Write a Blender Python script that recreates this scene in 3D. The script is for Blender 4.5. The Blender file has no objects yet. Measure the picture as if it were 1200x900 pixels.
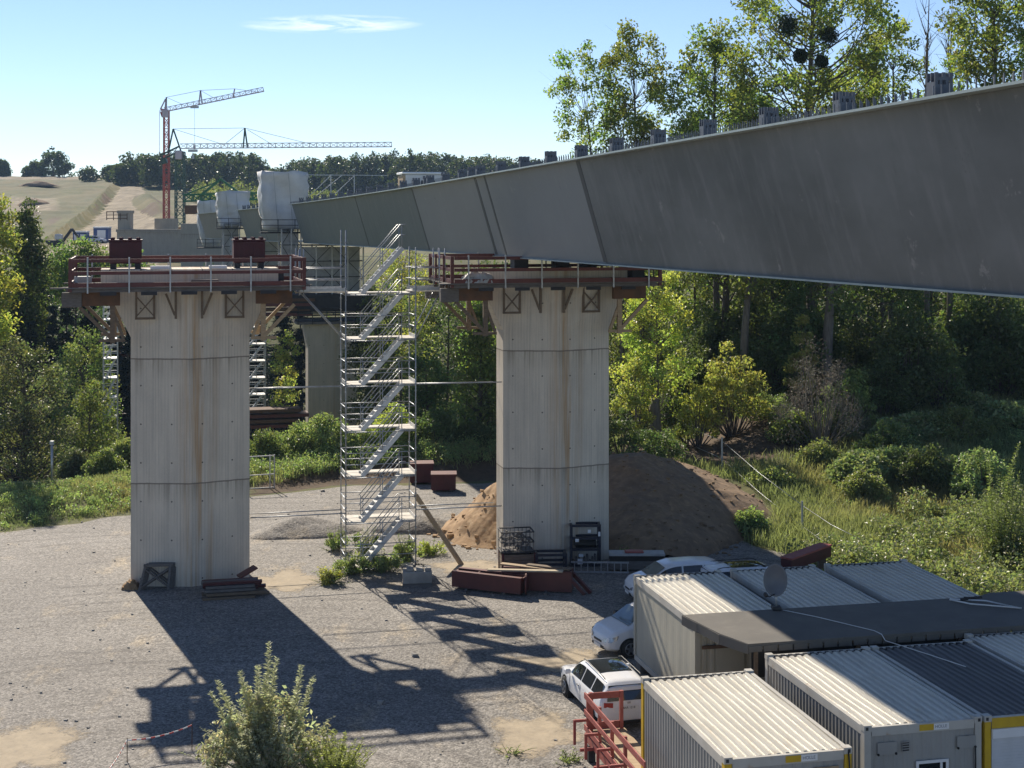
import bpy, math, random
import numpy as np
from mathutils import Vector, Matrix
R = math.radians
rnd = random.Random(7)
SC = bpy.context.scene
COL = SC.collection
F, HZ, CH = 1750.0, 255.0, 15.4          # focal length in photo pixels, horizon row, eye height
def gp(px, py, z=0.0):                    # point of the plane at height z seen at a photo pixel
    Y = F * (CH - z) / (py - HZ)
    return Vector(((px - 600) / F * Y, Y, z))
def ap(px, py, Y):                        # point at depth Y
    return Vector(((px - 600) / F * Y, Y, CH - (py - HZ) / F * Y))
BA = math.atan2(.2385, .9711)             # the bridge runs along m, across it is n
CB, SB = math.cos(BA), math.sin(BA)
def B(n, m, z=0.0): return Vector((CB * n - SB * m, SB * n + CB * m, z))
def smooth(a, b, x):
    t = np.clip((np.asarray(x, dtype=float) - a) / (b - a), 0, 1)
    return t * t * (3 - 2 * t)

# ------------------------------------------------------------------ materials
def newmat(name):
    m = bpy.data.materials.new(name); m.use_nodes = True
    nt = m.node_tree; nt.nodes.clear()
    out = nt.nodes.new('ShaderNodeOutputMaterial')
    return m, nt, out
class G:                                   # short node helper
    def __init__(s, nt): s.nt = nt
    def n(s, t, **kw):
        x = s.nt.nodes.new('ShaderNode' + t)
        for k, v in kw.items():
            if k in x.inputs.keys() if hasattr(x.inputs, 'keys') else False: x.inputs[k].default_value = v
            else: setattr(x, k, v)
        return x
    def l(s, a, b): s.nt.links.new(a, b)
    def val(s, sock, v):
        if hasattr(v, 'links') or isinstance(v, bpy.types.NodeSocket): s.l(v, sock)
        else: sock.default_value = v
    def math(s, op, a, b=None, c=None):
        x = s.n('Math', operation=op); s.val(x.inputs[0], a)
        if b is not None: s.val(x.inputs[1], b)
        if c is not None: s.val(x.inputs[2], c)
        return x.outputs[0]
    def coord(s, kind='Object'): return s.n('TexCoord').outputs[kind]
    def pos(s): return s.n('NewGeometry').outputs['Position']
    def mapping(s, v, scale=(1, 1, 1), loc=(0, 0, 0), rot=(0, 0, 0)):
        x = s.n('Mapping'); s.l(v, x.inputs['Vector'])
        x.inputs['Scale'].default_value = scale; x.inputs['Location'].default_value = loc; x.inputs['Rotation'].default_value = rot
        return x.outputs[0]
    def noise(s, v, scale, detail=4, rough=.55, dist=0.0):
        x = s.n('TexNoise'); s.l(v, x.inputs['Vector']); x.inputs['Scale'].default_value = scale
        x.inputs['Detail'].default_value = detail; x.inputs['Roughness'].default_value = rough; x.inputs['Distortion'].default_value = dist
        return x.outputs['Fac']
    def voro(s, v, scale, feature='F1'):
        x = s.n('TexVoronoi', feature=feature); s.l(v, x.inputs['Vector']); x.inputs['Scale'].default_value = scale
        return x
    def ramp(s, f, a, b, c0=(0, 0, 0, 1), c1=(1, 1, 1, 1)):
        x = s.n('ValToRGB'); s.l(f, x.inputs[0])
        e = x.color_ramp.elements; e[0].position = a; e[1].position = b; e[0].color = c0; e[1].color = c1
        return x.outputs[0]
    def mix(s, f, a, b, bt='MIX'):
        x = s.n('MixRGB', blend_type=bt); s.val(x.inputs[0], f); s.val(x.inputs[1], c4(a)); s.val(x.inputs[2], c4(b))
        return x.outputs[0]
    def bump(s, h, strength=.3, dist=.02, normal=None):
        x = s.n('Bump'); s.l(h, x.inputs['Height']); x.inputs['Strength'].default_value = strength; x.inputs['Distance'].default_value = dist
        if normal is not None: s.l(normal, x.inputs['Normal'])
        return x.outputs[0]
    def sep(s, v):
        x = s.n('SeparateXYZ'); s.l(v, x.inputs[0]); return x.outputs
    def bsdf(s, out, color, rough=.6, metal=0, normal=None, spec=.5):
        x = s.n('BsdfPrincipled'); s.val(x.inputs['Base Color'], c4(color)); s.val(x.inputs['Roughness'], rough)
        s.val(x.inputs['Metallic'], metal); x.inputs['Specular IOR Level'].default_value = spec
        if normal is not None: s.l(normal, x.inputs['Normal'])
        s.l(x.outputs[0], out.inputs['Surface']); return x
def c4(c):
    if isinstance(c, (tuple, list)) and len(c) == 3: return (c[0], c[1], c[2], 1)
    return c
def pm(name, c1, c2=None, rough=.6, metal=0, sc=1.2, lo=.35, hi=.7, bump=0, bsc=30, stain=None, ssc=.8, sst=(.6, .75), spec=.4, stretch=(1, 1, 1), random_obj=0):
    m, nt, out = newmat(name); g = G(nt); v = g.coord()
    if stretch != (1, 1, 1): v = g.mapping(v, stretch)
    col = c4(c1)
    if c2 is not None: col = g.mix(g.ramp(g.noise(v, sc, 6, .6), lo, hi), c1, c2)
    if stain is not None:
        col = g.mix(g.ramp(g.noise(g.mapping(v, (1, 1, 1), (7, 3, 1)), ssc, 7, .65, .5), sst[0], sst[1]), col, stain)
    if random_obj:
        h = g.n('HueSaturation'); g.val(h.inputs['Color'], c4(col))
        g.l(g.math('MULTIPLY_ADD', g.n('ObjectInfo').outputs['Random'], random_obj, 1 - random_obj / 2), h.inputs['Value']); col = h.outputs[0]
    nm = None
    if bump: nm = g.bump(g.noise(v, bsc, 5, .6), bump, .02)
    g.bsdf(out, col, rough, metal, nm, spec)
    return m
def leafmat(name, col, trans=.5, gloss=.45, yellow=(1.0, 1.12, .55)):
    m, nt, out = newmat(name); g = G(nt)
    a = g.n('Attribute', attribute_name='tint').outputs['Color']
    oi = g.n('ObjectInfo').outputs['Random']
    base = g.mix(1.0, col, a, 'MULTIPLY')
    hs = g.n('HueSaturation'); g.l(base, hs.inputs['Color'])
    g.l(g.math('MULTIPLY_ADD', oi, .04, .48), hs.inputs['Hue']); g.l(g.math('MULTIPLY_ADD', oi, .3, .85), hs.inputs['Value'])
    p = g.n('BsdfPrincipled'); g.l(hs.outputs[0], p.inputs['Base Color']); p.inputs['Roughness'].default_value = gloss; p.inputs['Specular IOR Level'].default_value = .35
    t = g.n('BsdfTranslucent'); g.l(g.mix(1.0, hs.outputs[0], yellow, 'MULTIPLY'), t.inputs['Color'])
    mx = g.n('MixShader'); mx.inputs[0].default_value = trans
    g.l(p.outputs[0], mx.inputs[1]); g.l(t.outputs[0], mx.inputs[2]); g.l(mx.outputs[0], out.inputs['Surface'])
    return m

def make_concrete(name, joints=(4.3, 9.5), tone=1.0, rust=1.0, ribs=True):
    m, nt, out = newmat(name); g = G(nt); v = g.coord(); x, y, z = g.sep(v)
    big = g.noise(g.mapping(v, (.5, .5, .25)), 1.6, 6, .6)
    col = g.mix(g.ramp(big, .3, .72), tuple(tone * c for c in (.67, .59, .47)), tuple(tone * c for c in (.51, .455, .37)))
    strk = g.noise(g.mapping(v, (5, 5, .10)), 1.5, 6, .65)                      # vertical runs
    col = g.mix(g.math('MULTIPLY', g.ramp(strk, .50, .74), .42), col, tuple(tone * c for c in (.27, .25, .215)))
    fine = g.noise(v, 16, 5, .7)
    col = g.mix(g.math('MULTIPLY', g.ramp(fine, .45, .7), .22), col, tuple(tone * c for c in (.70, .66, .58)))
    if rust:
        rs = g.noise(g.mapping(v, (2.2, .6, .07), (3.3, 0, 0)), 1.7, 5, .6)
        mid = g.ramp(g.math('ABSOLUTE', g.math('SUBTRACT', x, .3)), .0, 1.6, (1, 1, 1, 1), (0, 0, 0, 1))
        col = g.mix(g.math('MULTIPLY', g.math('MULTIPLY', g.ramp(rs, .45, .62), mid), .9 * rust), col, (.42, .25, .11))
    bl = g.math('FRACT', g.math('MULTIPLY', x, 8.0))
    line = g.math('LESS_THAN', g.math('ABSOLUTE', g.math('SUBTRACT', bl, .5)), .14)
    lmask = g.ramp(g.noise(g.mapping(v, (3.2, 1, .35)), 1.0, 4, .6), .40, .60)
    if ribs: col = g.mix(g.math('MULTIPLY', g.math('MULTIPLY', line, lmask), .32), col, (.27, .25, .215))
    wob = g.math('MULTIPLY_ADD', g.noise(v, 2.5, 3), .05, -.025)
    zz = g.math('ADD', z, wob)
    for j in joints:
        dj = g.math('ABSOLUTE', g.math('SUBTRACT', zz, j))
        col = g.mix(g.math('MULTIPLY', g.math('LESS_THAN', dj, .030), .75), col, (.15, .125, .10))
        st = g.math('MULTIPLY', g.ramp(g.math('SUBTRACT', j, z), .0, .9, (1, 1, 1, 1), (0, 0, 0, 1)), g.math('GREATER_THAN', g.math('SUBTRACT', j, z), 0))
        col = g.mix(g.math('MULTIPLY', g.math('MULTIPLY', st, g.ramp(strk, .42, .6)), .5), col, (.20, .16, .11))
    fx = g.math('SUBTRACT', g.math('FRACT', g.math('MULTIPLY_ADD', x, .8, .13)), .5); fz = g.math('SUBTRACT', g.math('FRACT', g.math('MULTIPLY_ADD', z, .62, .3)), .5)
    r2 = g.math('ADD', g.math('MULTIPLY', g.math('MULTIPLY', fx, fx), 1.56), g.math('MULTIPLY', g.math('MULTIPLY', fz, fz), 2.6))
    col = g.mix(g.math('MULTIPLY', g.math('LESS_THAN', r2, .0012), .8), col, (.03, .03, .03))
    hgt = g.math('SUBTRACT', fine, g.math('MULTIPLY', line, .8))
    g.bsdf(out, col, .85, 0, g.bump(hgt, .35, .02), .25)
    return m
M = {}
M['concrete'] = make_concrete('board_marked_concrete')
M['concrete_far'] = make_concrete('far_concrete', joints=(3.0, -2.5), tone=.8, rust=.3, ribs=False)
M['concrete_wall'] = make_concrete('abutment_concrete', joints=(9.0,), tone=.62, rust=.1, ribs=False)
M['block'] = pm('block_concrete', (.36, .34, .30), (.22, .21, .19), .9, bump=.3)
M['red'] = pm('red_oxide_paint', (.13, .034, .028), (.085, .026, .022), .5, sc=2.5, stain=(.09, .035, .02), ssc=3, sst=(.62, .75), bump=.06)
M['redbright'] = pm('faded_red_paint', (.36, .09, .075), (.26, .06, .05), .5, sc=3, stain=(.30, .16, .12), ssc=4, sst=(.58, .75), bump=.05)
M['reddark'] = pm('dark_red_steel', (.085, .016, .018), (.06, .014, .014), .55, sc=2, bump=.08)
M['galv'] = pm('galvanised_steel', (.42, .44, .45), (.30, .31, .32), .42, .55, sc=6, spec=.5)
M['alu'] = pm('aluminium_stairs', (.62, .62, .60), (.45, .45, .44), .42, .35, sc=5)
M['deckalu'] = pm('pale_scaffold_deck', (.55, .52, .46), (.40, .37, .32), .7, sc=3)
M['wood'] = pm('weathered_timber', (.20, .145, .095), (.11, .085, .062), .85, sc=4, stretch=(1, 6, 6), bump=.25, bsc=14)
M['woodpale'] = pm('pale_timber', (.42, .31, .19), (.30, .21, .12), .8, sc=3, stretch=(1, 5, 5), bump=.2, bsc=14)
M['woodrust'] = pm('stained_timber_beam', (.15, .078, .042), (.085, .055, .038), .85, sc=2.5, bump=.25, bsc=14)
M['woodgrey'] = pm('grey_timber', (.17, .155, .14), (.10, .092, .085), .9, sc=4, stretch=(1, 5, 5), bump=.25, bsc=14)
M['dark'] = pm('dark_void_steel', (.025, .025, .028), (.04, .04, .042), .7, sc=3)
M['blackblue'] = pm('black_blue_paint', (.012, .016, .03), (.02, .024, .04), .4, sc=3)
M['black'] = pm('black_plastic', (.012, .012, .012), None, .5)
M['rubber'] = pm('tyre_rubber', (.018, .018, .018), (.03, .028, .026), .85, sc=9)
M['white'] = pm('white_paint', (.78, .78, .77), (.70, .70, .69), .35, sc=2)
M['carwhite'] = pm('white_car_paint', (.80, .80, .80), (.74, .74, .735), .18, sc=1.5, spec=.6)
M['glassdark'] = pm('tinted_glass', (.008, .010, .012), None, .05, spec=.7)
M['glasscar'] = pm('windscreen_glass', (.10, .14, .14), (.05, .07, .075), .05, sc=1.5, spec=.8)
M['lamp_clear'] = pm('headlamp_lens', (.45, .47, .50), (.2, .2, .22), .08, .4, sc=9, spec=.8)
M['lamp_red'] = pm('tail_lamp_lens', (.35, .01, .01), None, .12, spec=.7)
M['rim'] = pm('alloy_rim', (.45, .45, .46), (.3, .3, .3), .3, .7, sc=9)
M['yellow'] = pm('yellow_paint', (.62, .40, .015), (.50, .31, .02), .5, sc=3, stain=(.25, .15, .03), ssc=3, sst=(.66, .8))
M['contwall'] = pm('grey_container_wall', (.33, .325, .30), (.27, .265, .25), .5, sc=1.2, stain=(.20, .18, .15), ssc=1.2, sst=(.64, .85), stretch=(1, 1, .5))
M['contbeige'] = pm('beige_container_wall', (.40, .38, .31), (.34, .325, .27), .55, sc=1.2, stain=(.27, .24, .19), ssc=.9, sst=(.62, .85), stretch=(1, 1, .5))
M['controof'] = pm('dirty_white_roof_sheet', (.60, .57, .49), (.48, .45, .38), .38, .15, sc=1.1, stain=(.36, .25, .13), ssc=.9, sst=(.60, .82), stretch=(2.2, .35, 1), bump=.15, bsc=3)
M['controofdark'] = pm('dark_grey_roof_sheet', (.12, .12, .12), (.085, .085, .088), .55, .1, sc=1.2, stretch=(2, .4, 1))
M['rail'] = pm('container_edge_frame', (.50, .48, .43), (.42, .40, .35), .45, sc=1.5, stain=(.33, .18, .07), ssc=1.6, sst=(.60, .78))
M['felt'] = pm('roofing_felt', (.135, .125, .108), (.105, .098, .086), .85, sc=.9, stain=(.17, .155, .13), ssc=1.6, sst=(.55, .8), bump=.25, bsc=40)
M['shutter'] = pm('roller_shutter', (.60, .61, .62), (.52, .53, .54), .4, sc=2)
M['tarp'] = pm('white_tarpaulin', (.66, .65, .62), (.50, .49, .46), .55, sc=.6, bump=.5, bsc=1.2)
M['tarpgrey'] = pm('grey_tarpaulin', (.42, .42, .40), (.28, .28, .27), .6, sc=2, bump=.4, bsc=4)
M['cranered'] = pm('crane_red_paint', (.42, .09, .055), (.34, .075, .05), .5)
M['cranegrey'] = pm('crane_pale_paint', (.56, .50, .53), (.46, .42, .45), .5)
M['cranepink'] = pm('crane_faded_red_paint', (.50, .16, .12), (.42, .14, .11), .5)
M['cranegreen'] = pm('crane_dark_green_paint', (.045, .10, .075), (.035, .08, .06), .5)
M['green'] = pm('gantry_green_paint', (.03, .17, .07), (.02, .12, .05), .5)
M['orange'] = pm('orange_concrete_ballast', (.42, .22, .10), (.34, .17, .08), .8)
M['blue'] = pm('site_blue_paint', (.045, .085, .23), (.04, .07, .19), .5)
M['dishgrey'] = pm('dish_grey', (.14, .15, .17), (.11, .12, .13), .45)
M['plate_w'] = pm('number_plate_white', (.75, .75, .72), None, .4)
M['ink'] = pm('printed_ink', (.02, .02, .025), None, .6)
M['inkgrey'] = pm('grey_lettering', (.22, .23, .25), None, .6)
M['tape_r'] = pm('tape_red', (.60, .05, .05), None, .5)
M['tape_w'] = pm('tape_white', (.80, .80, .78), None, .5)
M['bark'] = pm('tree_bark', (.12, .10, .078), (.065, .055, .045), .95, sc=3, stretch=(3, 3, .6), bump=.5, bsc=9)
M['barkpale'] = pm('pale_bark', (.20, .175, .14), (.11, .095, .078), .95, sc=3, stretch=(3, 3, .6), bump=.5, bsc=9)
M['dirt'] = pm('dug_earth', (.25, .165, .095), (.155, .103, .062), .95, sc=1.8, stain=(.32, .215, .12), ssc=3.2, sst=(.52, .72), bump=1.0, bsc=6)
M['sandy'] = pm('sandy_spoil', (.36, .235, .125), (.25, .155, .08), .95, sc=2.2, stain=(.44, .32, .19), ssc=2.5, sst=(.52, .7), bump=1.0, bsc=6)
M['sandpatch'] = pm('spread_sand', (.52, .44, .31), (.38, .32, .23), .95, sc=1.0, stain=(.30, .27, .21), ssc=1.5, sst=(.58, .75), bump=.4, bsc=12)

def make_girder():
    m, nt, out = newmat('grey_girder_paint'); g = G(nt); v = g.coord()
    a = g.noise(g.mapping(v, (.25, .12, .25)), 1.0, 5, .6)
    col = g.mix(g.ramp(a, .36, .64), (.105, .115, .117), (.185, .195, .195))
    px_, py_, pz_ = g.sep(v); mm = g.math('ADD', g.math('MULTIPLY', px_, -.2385), g.math('MULTIPLY', py_, .9711))
    col = g.mix(g.math('MULTIPLY', g.math('GREATER_THAN', mm, 83.4), .7), col, (.15, .178, .178))
    col = g.mix(g.math('MULTIPLY', g.math('MULTIPLY', g.math('GREATER_THAN', mm, 50.3), g.math('LESS_THAN', mm, 83.4)), .6), col, (.285, .30, .302))
    sc_ = g.noise(g.mapping(v, (.9, .9, .9), (1, 5, 2)), .8, 8, .75)
    s = g.noise(g.mapping(v, (1, 1.4, .22), rot=(0, 0, 0)), 1.3, 6, .65)
    col = g.mix(g.math('MULTIPLY', g.ramp(s, .50, .72), .5), col, (.235, .238, .236))
    d = g.noise(g.mapping(v, (1, 2.2, .5), (4, 2, 9)), .9, 7, .7)
    col = g.mix(g.math('MULTIPLY', g.ramp(d, .62, .74), .5), col, (.085, .088, .09))
    f = g.noise(v, 30, 3)
    col = g.mix(g.math('MULTIPLY', g.ramp(sc_, .62, .66), .55), col, (.33, .32, .305)); col = g.mix(g.math('MULTIPLY', g.ramp(sc_, .31, .35, (1, 1, 1, 1), (0, 0, 0, 1)), .6), col, (.07, .072, .075))
    b = g.bump(g.noise(g.mapping(v, (.3, .35, .3)), 1.0, 2, .4), .35, .10)
    g.bsdf(out, col, g.math('MULTIPLY_ADD', f, .12, .40), .0, b, .45)
    return m
M['girder'] = make_girder()
M['girderdark'] = pm('primed_seam_band', (.065, .069, .072), (.09, .094, .097), .5, sc=1.5)
M['girderedge'] = pm('flange_edge_primer', (.34, .40, .38), (.26, .31, .30), .4, sc=1.5)
M['lug'] = pm('lug_steel', (.10, .115, .14), (.07, .08, .10), .5, sc=4)

def make_gravel():
    m, nt, out = newmat('crushed_stone_gravel'); g = G(nt); v = g.pos()
    vo = g.voro(v, 13.0); vo2 = g.voro(v, 27.0)
    cell = g.sep(vo.outputs['Color'])[0]; cell2 = g.sep(vo2.outputs['Color'])[1]
    big = g.noise(v, .16, 6, .6); mid = g.noise(g.mapping(v, (1, .45, 1), rot=(0, 0, .25)), .55, 6, .65)
    col = g.mix(g.ramp(big, .35, .68), (.172, .158, .138), (.238, .220, .193))
    col = g.mix(g.math('MULTIPLY', g.ramp(mid, .56, .72), .75), col, (.37, .30, .20))       # dusty patches
    tr = g.noise(g.mapping(v, (.22, 1.5, 1), rot=(0, 0, .12)), .8, 5, .6)
    col = g.mix(g.math('MULTIPLY', g.ramp(tr, .56, .70), .45), col, (.125, .115, .10))           # wheel tracks, damp streaks
    rut = g.n('TexWave', wave_type='RINGS', rings_direction='Z'); g.l(g.mapping(v, (1, 1, 1), (10, -34, 0)), rut.inputs['Vector']); rut.inputs['Scale'].default_value = .22; rut.inputs['Distortion'].default_value = 2.2; rut.inputs['Detail'].default_value = 3; rut.inputs['Detail Scale'].default_value = .5
    rm = g.math('MULTIPLY', g.ramp(rut.outputs['Fac'], .80, .97), g.ramp(g.noise(v, .22, 4, .6), .42, .6))
    col = g.mix(g.math('MULTIPLY', rm, .5), col, (.12, .108, .095))
    k = g.math('MULTIPLY_ADD', cell, .8, .58); k2 = g.math('MULTIPLY_ADD', cell2, .7, .66)
    kk = g.math('MULTIPLY', k, k2)
    cmb = g.n('CombineColor'); [g.l(kk, cmb.inputs[i]) for i in range(3)]
    col = g.mix(1.0, col, cmb.outputs[0], 'MULTIPLY')
    h = g.math('ADD', g.math('SUBTRACT', g.math('MULTIPLY', vo.outputs['Distance'], -1.0), g.math('MULTIPLY', rm, .8)), g.math('MULTIPLY', g.noise(v, 1.6, 8, .7), .55))
    g.bsdf(out, col, .85, 0, g.bump(h, .42, .04), .3)
    return m
M['gravel'] = make_gravel()

def make_ground():
    m, nt, out = newmat('meadow_and_soil'); g = G(nt); v = g.pos()
    at = g.n('Attribute', attribute_name='cover').outputs['Color']; r, gg, b = g.sep(at)
    n1 = g.noise(v, .35, 6, .65); n2 = g.noise(v, 2.2, 5, .65)
    col = g.mix(g.ramp(n1, .35, .65), (.070, .085, .028), (.13, .125, .05))
    col = g.mix(g.math('MULTIPLY', g.ramp(n2, .5, .7), .6), col, (.16, .14, .07))
    jit = g.math('MULTIPLY_ADD', g.noise(v, .9, 5, .7), .7, -.35)
    soil = g.mix(g.ramp(n2, .35, .65), (.12, .082, .05), (.065, .046, .03))
    col = g.mix(g.ramp(g.math('ADD', r, jit), .4, .6), col, soil)
    jit2 = g.math('MULTIPLY_ADD', g.noise(v, .09, 6, .7), .7, -.35)
    hn = g.noise(g.mapping(v, (.06, .02, .05)), 1.0, 7, .7)
    dry = g.mix(g.ramp(hn, .38, .62), (.070, .080, .032), (.145, .125, .058))
    col = g.mix(g.ramp(g.math('ADD', gg, jit2), .4, .6), col, dry)
    ln = g.noise(g.mapping(v, (.55, .012, 1), rot=(0, 0, .12)), 1.0, 5, .65)
    bare = g.mix(g.ramp(ln, .4, .62), (.18, .148, .098), (.30, .248, .165))
    col = g.mix(g.ramp(g.math('ADD', b, g.math('MULTIPLY', jit2, .5)), .42, .58), col, bare)
    g.bsdf(out, col, .95, 0, g.bump(g.noise(v, 1.5, 6, .7), .6, .15), .2)
    return m
M['ground'] = make_ground()

M['leaf_poplar'] = leafmat('poplar_leaves', (.255, .295, .095), .6)
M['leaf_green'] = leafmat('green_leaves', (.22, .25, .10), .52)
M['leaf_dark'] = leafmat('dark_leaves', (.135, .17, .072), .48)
M['leaf_conifer'] = leafmat('conifer_needles', (.018, .031, .024), .08, .6)
M['leaf_yellow'] = leafmat('yellow_green_leaves', (.42, .42, .14), .58)
M['leaf_willow'] = leafmat('willow_leaves', (.20, .225, .125), .48)
M['leaf_bramble'] = leafmat('bramble_leaves', (.30, .34, .17), .48, .4)
M['leaf_weed'] = leafmat('weed_leaves', (.30, .335, .15), .52)
M['leaf_grass'] = leafmat('grass_blades', (.32, .315, .16), .48, .6, (1.0, 1.05, .7))
M['leaf_dry'] = leafmat('dry_twigs', (.22, .195, .15), .2, .7, (1, 1, .9))
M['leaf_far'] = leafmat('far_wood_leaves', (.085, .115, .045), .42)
M['leaf_mistletoe'] = leafmat('mistletoe_leaves', (.022, .035, .012), .15)

def make_sand():
    m, nt, out = newmat('scattered_sand'); g = G(nt); v = g.pos()
    e = g.sep(g.n('Attribute', attribute_name='edge').outputs['Color'])[0]
    n1 = g.noise(v, 1.6, 7, .7); n2 = g.noise(v, 7, 5, .7)
    col = g.mix(g.ramp(n1, .35, .68), (.50, .41, .28), (.36, .295, .205)); col = g.mix(g.math('MULTIPLY', g.ramp(n2, .5, .66), .4), col, (.27, .23, .175))
    p = g.n('BsdfPrincipled'); g.l(col, p.inputs['Base Color']); p.inputs['Roughness'].default_value = .9; g.l(g.bump(g.math('ADD', n1, g.math('MULTIPLY', n2, .5)), .5, .05), p.inputs['Normal'])
    t = g.n('BsdfTransparent'); mx = g.n('MixShader')
    a = g.ramp(g.math('ADD', g.math('MULTIPLY', e, 1.25), g.math('MULTIPLY_ADD', g.noise(v, 2.1, 10, .8), 2.4, -1.5)), .18, .62); a = g.math('MULTIPLY', a, .82)
    g.l(a, mx.inputs[0]); g.l(t.outputs[0], mx.inputs[1]); g.l(p.outputs[0], mx.inputs[2]); g.l(mx.outputs[0], out.inputs['Surface']); return m
M['sandpatch2'] = make_sand()
# ------------------------------------------------------------------ mesh helpers
class MB:
    def __init__(s): s.v = []; s.f = []; s.sm = []
    def add(s, vs, fs, smooth=False):
        o = len(s.v); s.v.extend([Vector(p) for p in vs]); s.f.extend([[i + o for i in f] for f in fs]); s.sm.extend([smooth] * len(fs)); return s
    def hexa(s, p):        # p: 4 bottom, 4 top (ccw)
        return s.add(p, [(3, 2, 1, 0), (4, 5, 6, 7), (0, 1, 5, 4), (1, 2, 6, 5), (2, 3, 7, 6), (3, 0, 4, 7)])
    def box(s, x0, x1, y0, y1, z0, z1):
        return s.hexa([(x0, y0, z0), (x1, y0, z0), (x1, y1, z0), (x0, y1, z0), (x0, y0, z1), (x1, y0, z1), (x1, y1, z1), (x0, y1, z1)])
    def bevbox(s, x0, x1, y0, y1, z0, z1, b=.03):
        P = []
        for z, i in ((z0, b), (z0 + b, 0), (z1 - b, 0), (z1, b)):
            P += [(x0 + i, y0 + i, z), (x1 - i, y0 + i, z), (x1 - i, y1 - i, z), (x0 + i, y1 - i, z)]
        fs = [(3, 2, 1, 0), (12, 13, 14, 15)]
        for k in range(3):
            for i in range(4): j = (i + 1) % 4; fs.append((k*4+i, k*4+j, k*4+4+j, k*4+4+i))
        return s.add(P, fs)
    def bar(s, a, b, w, h=None, up=(0, 0, 1)):
        a = Vector(a); b = Vector(b); h = w if h is None else h; d = (b - a).normalized(); up = Vector(up)
        if abs(d.dot(up)) > .97: up = Vector((0, 1, 0))
        r = d.cross(up).normalized(); u = r.cross(d).normalized(); r *= w / 2; u *= h / 2
        return s.hexa([a - r - u, a + r - u, b + r - u, b - r - u, a - r + u, a + r + u, b + r + u, b - r + u])
    def tube(s, pts, rad, n=6, cap=True):
        pts = [Vector(p) for p in pts]; k = len(pts)
        rad = rad if isinstance(rad, (list, tuple)) else [rad] * k
        vs = []; ref = None
        for i, p in enumerate(pts):
            d = (pts[min(i + 1, k - 1)] - pts[max(i - 1, 0)]).normalized()
            if ref is None: ref = d.orthogonal().normalized()
            r = (ref - d * ref.dot(d)); r = r.normalized() if r.length > 1e-6 else d.orthogonal().normalized(); ref = r; u = d.cross(r)
            for j in range(n):
                a = 2 * math.pi * j / n; vs.append(p + (r * math.cos(a) + u * math.sin(a)) * rad[i])
        fs = []
        for i in range(k - 1):
            for j in range(n): q = (j + 1) % n; fs.append((i*n+j, i*n+q, i*n+n+q, i*n+n+j))
        if cap: fs.append(tuple(range(n - 1, -1, -1))); fs.append(tuple(range((k-1)*n, k*n)))
        return s.add(vs, fs, True)
    def prism(s, poly, z0, z1):           # vertical prism of an xy polygon
        n = len(poly); vs = [(p[0], p[1], z0) for p in poly] + [(p[0], p[1], z1) for p in poly]
        return s.add(vs, [tuple(range(n - 1, -1, -1)), tuple(range(n, 2 * n))] + [(i, (i+1) % n, n + (i+1) % n, n + i) for i in range(n)])
    def extr(s, poly, a, b):              # polygon of 3-D points swept from a to b offsets
        n = len(poly); a = Vector(a); b = Vector(b)
        vs = [Vector(p) + a for p in poly] + [Vector(p) + b for p in poly]
        return s.add(vs, [tuple(range(n - 1, -1, -1)), tuple(range(n, 2 * n))] + [(i, (i+1) % n, n + (i+1) % n, n + i) for i in range(n)])
    def loft(s, rings, closed=True, caps=True, smooth=False):
        n = len(rings[0]); vs = [p for r in rings for p in r]; fs = []
        for i in range(len(rings) - 1):
            for j in range(n if closed else n - 1): q = (j + 1) % n; fs.append((i*n+j, i*n+q, i*n+n+q, i*n+n+j))
        if caps and closed: fs += [tuple(range(n - 1, -1, -1)), tuple(range((len(rings)-1)*n, len(rings)*n))]
        return s.add(vs, fs, smooth)
    def xform(s, mat):
        s.v = [mat @ p for p in s.v]; return s
    def build(s, name, m, parent=None, origin=None, fixn=True):
        me = bpy.data.meshes.new(name)
        o0 = Vector(origin) if origin is not None else Vector((0, 0, 0))
        me.from_pydata([tuple(p - o0) for p in s.v], [], s.f)
        me.polygons.foreach_set('use_smooth', s.sm)
        me.validate(); me.update()
        if fixn:
            import bmesh
            b = bmesh.new(); b.from_mesh(me); bmesh.ops.recalc_face_normals(b, faces=b.faces); b.to_mesh(me); b.free()
        me.materials.append(m)
        o = bpy.data.objects.new(name, me); COL.objects.link(o)
        if parent is not None: o.parent = parent
        else: o.location = o0
        return o
def thing(name, label, cat, loc=(0, 0, 0), rz=0.0, group=None):
    o = bpy.data.objects.new(name, None); COL.objects.link(o); o.location = loc; o.rotation_euler = (0, 0, rz)
    o.empty_display_size = .3
    o['label'] = label; o['category'] = cat
    if group: o['group'] = group
    return o
def tag(o, label, cat, group=None):
    o['label'] = label; o['category'] = cat
    if group: o['group'] = group
    return o
def structure(o, label=None, cat=None):
    o['kind'] = 'structure'
    if label: o['label'] = label
    if cat: o['category'] = cat
    return o
def kids(o): return list(o.children)
def copy_tree(o, loc=None, rz=None, scale=None, label=None):
    c = o.copy(); COL.objects.link(c)
    if loc is not None: c.location = loc
    if rz is not None: c.rotation_euler = (0, 0, rz)
    if scale is not None: c.scale = scale if isinstance(scale, tuple) else (scale,) * 3
    if label: c['label'] = label
    for ch in kids(o):
        d = ch.copy(); COL.objects.link(d); d.parent = c
        for e in kids(ch):
            f = e.copy(); COL.objects.link(f); f.parent = d
    return c
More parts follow.
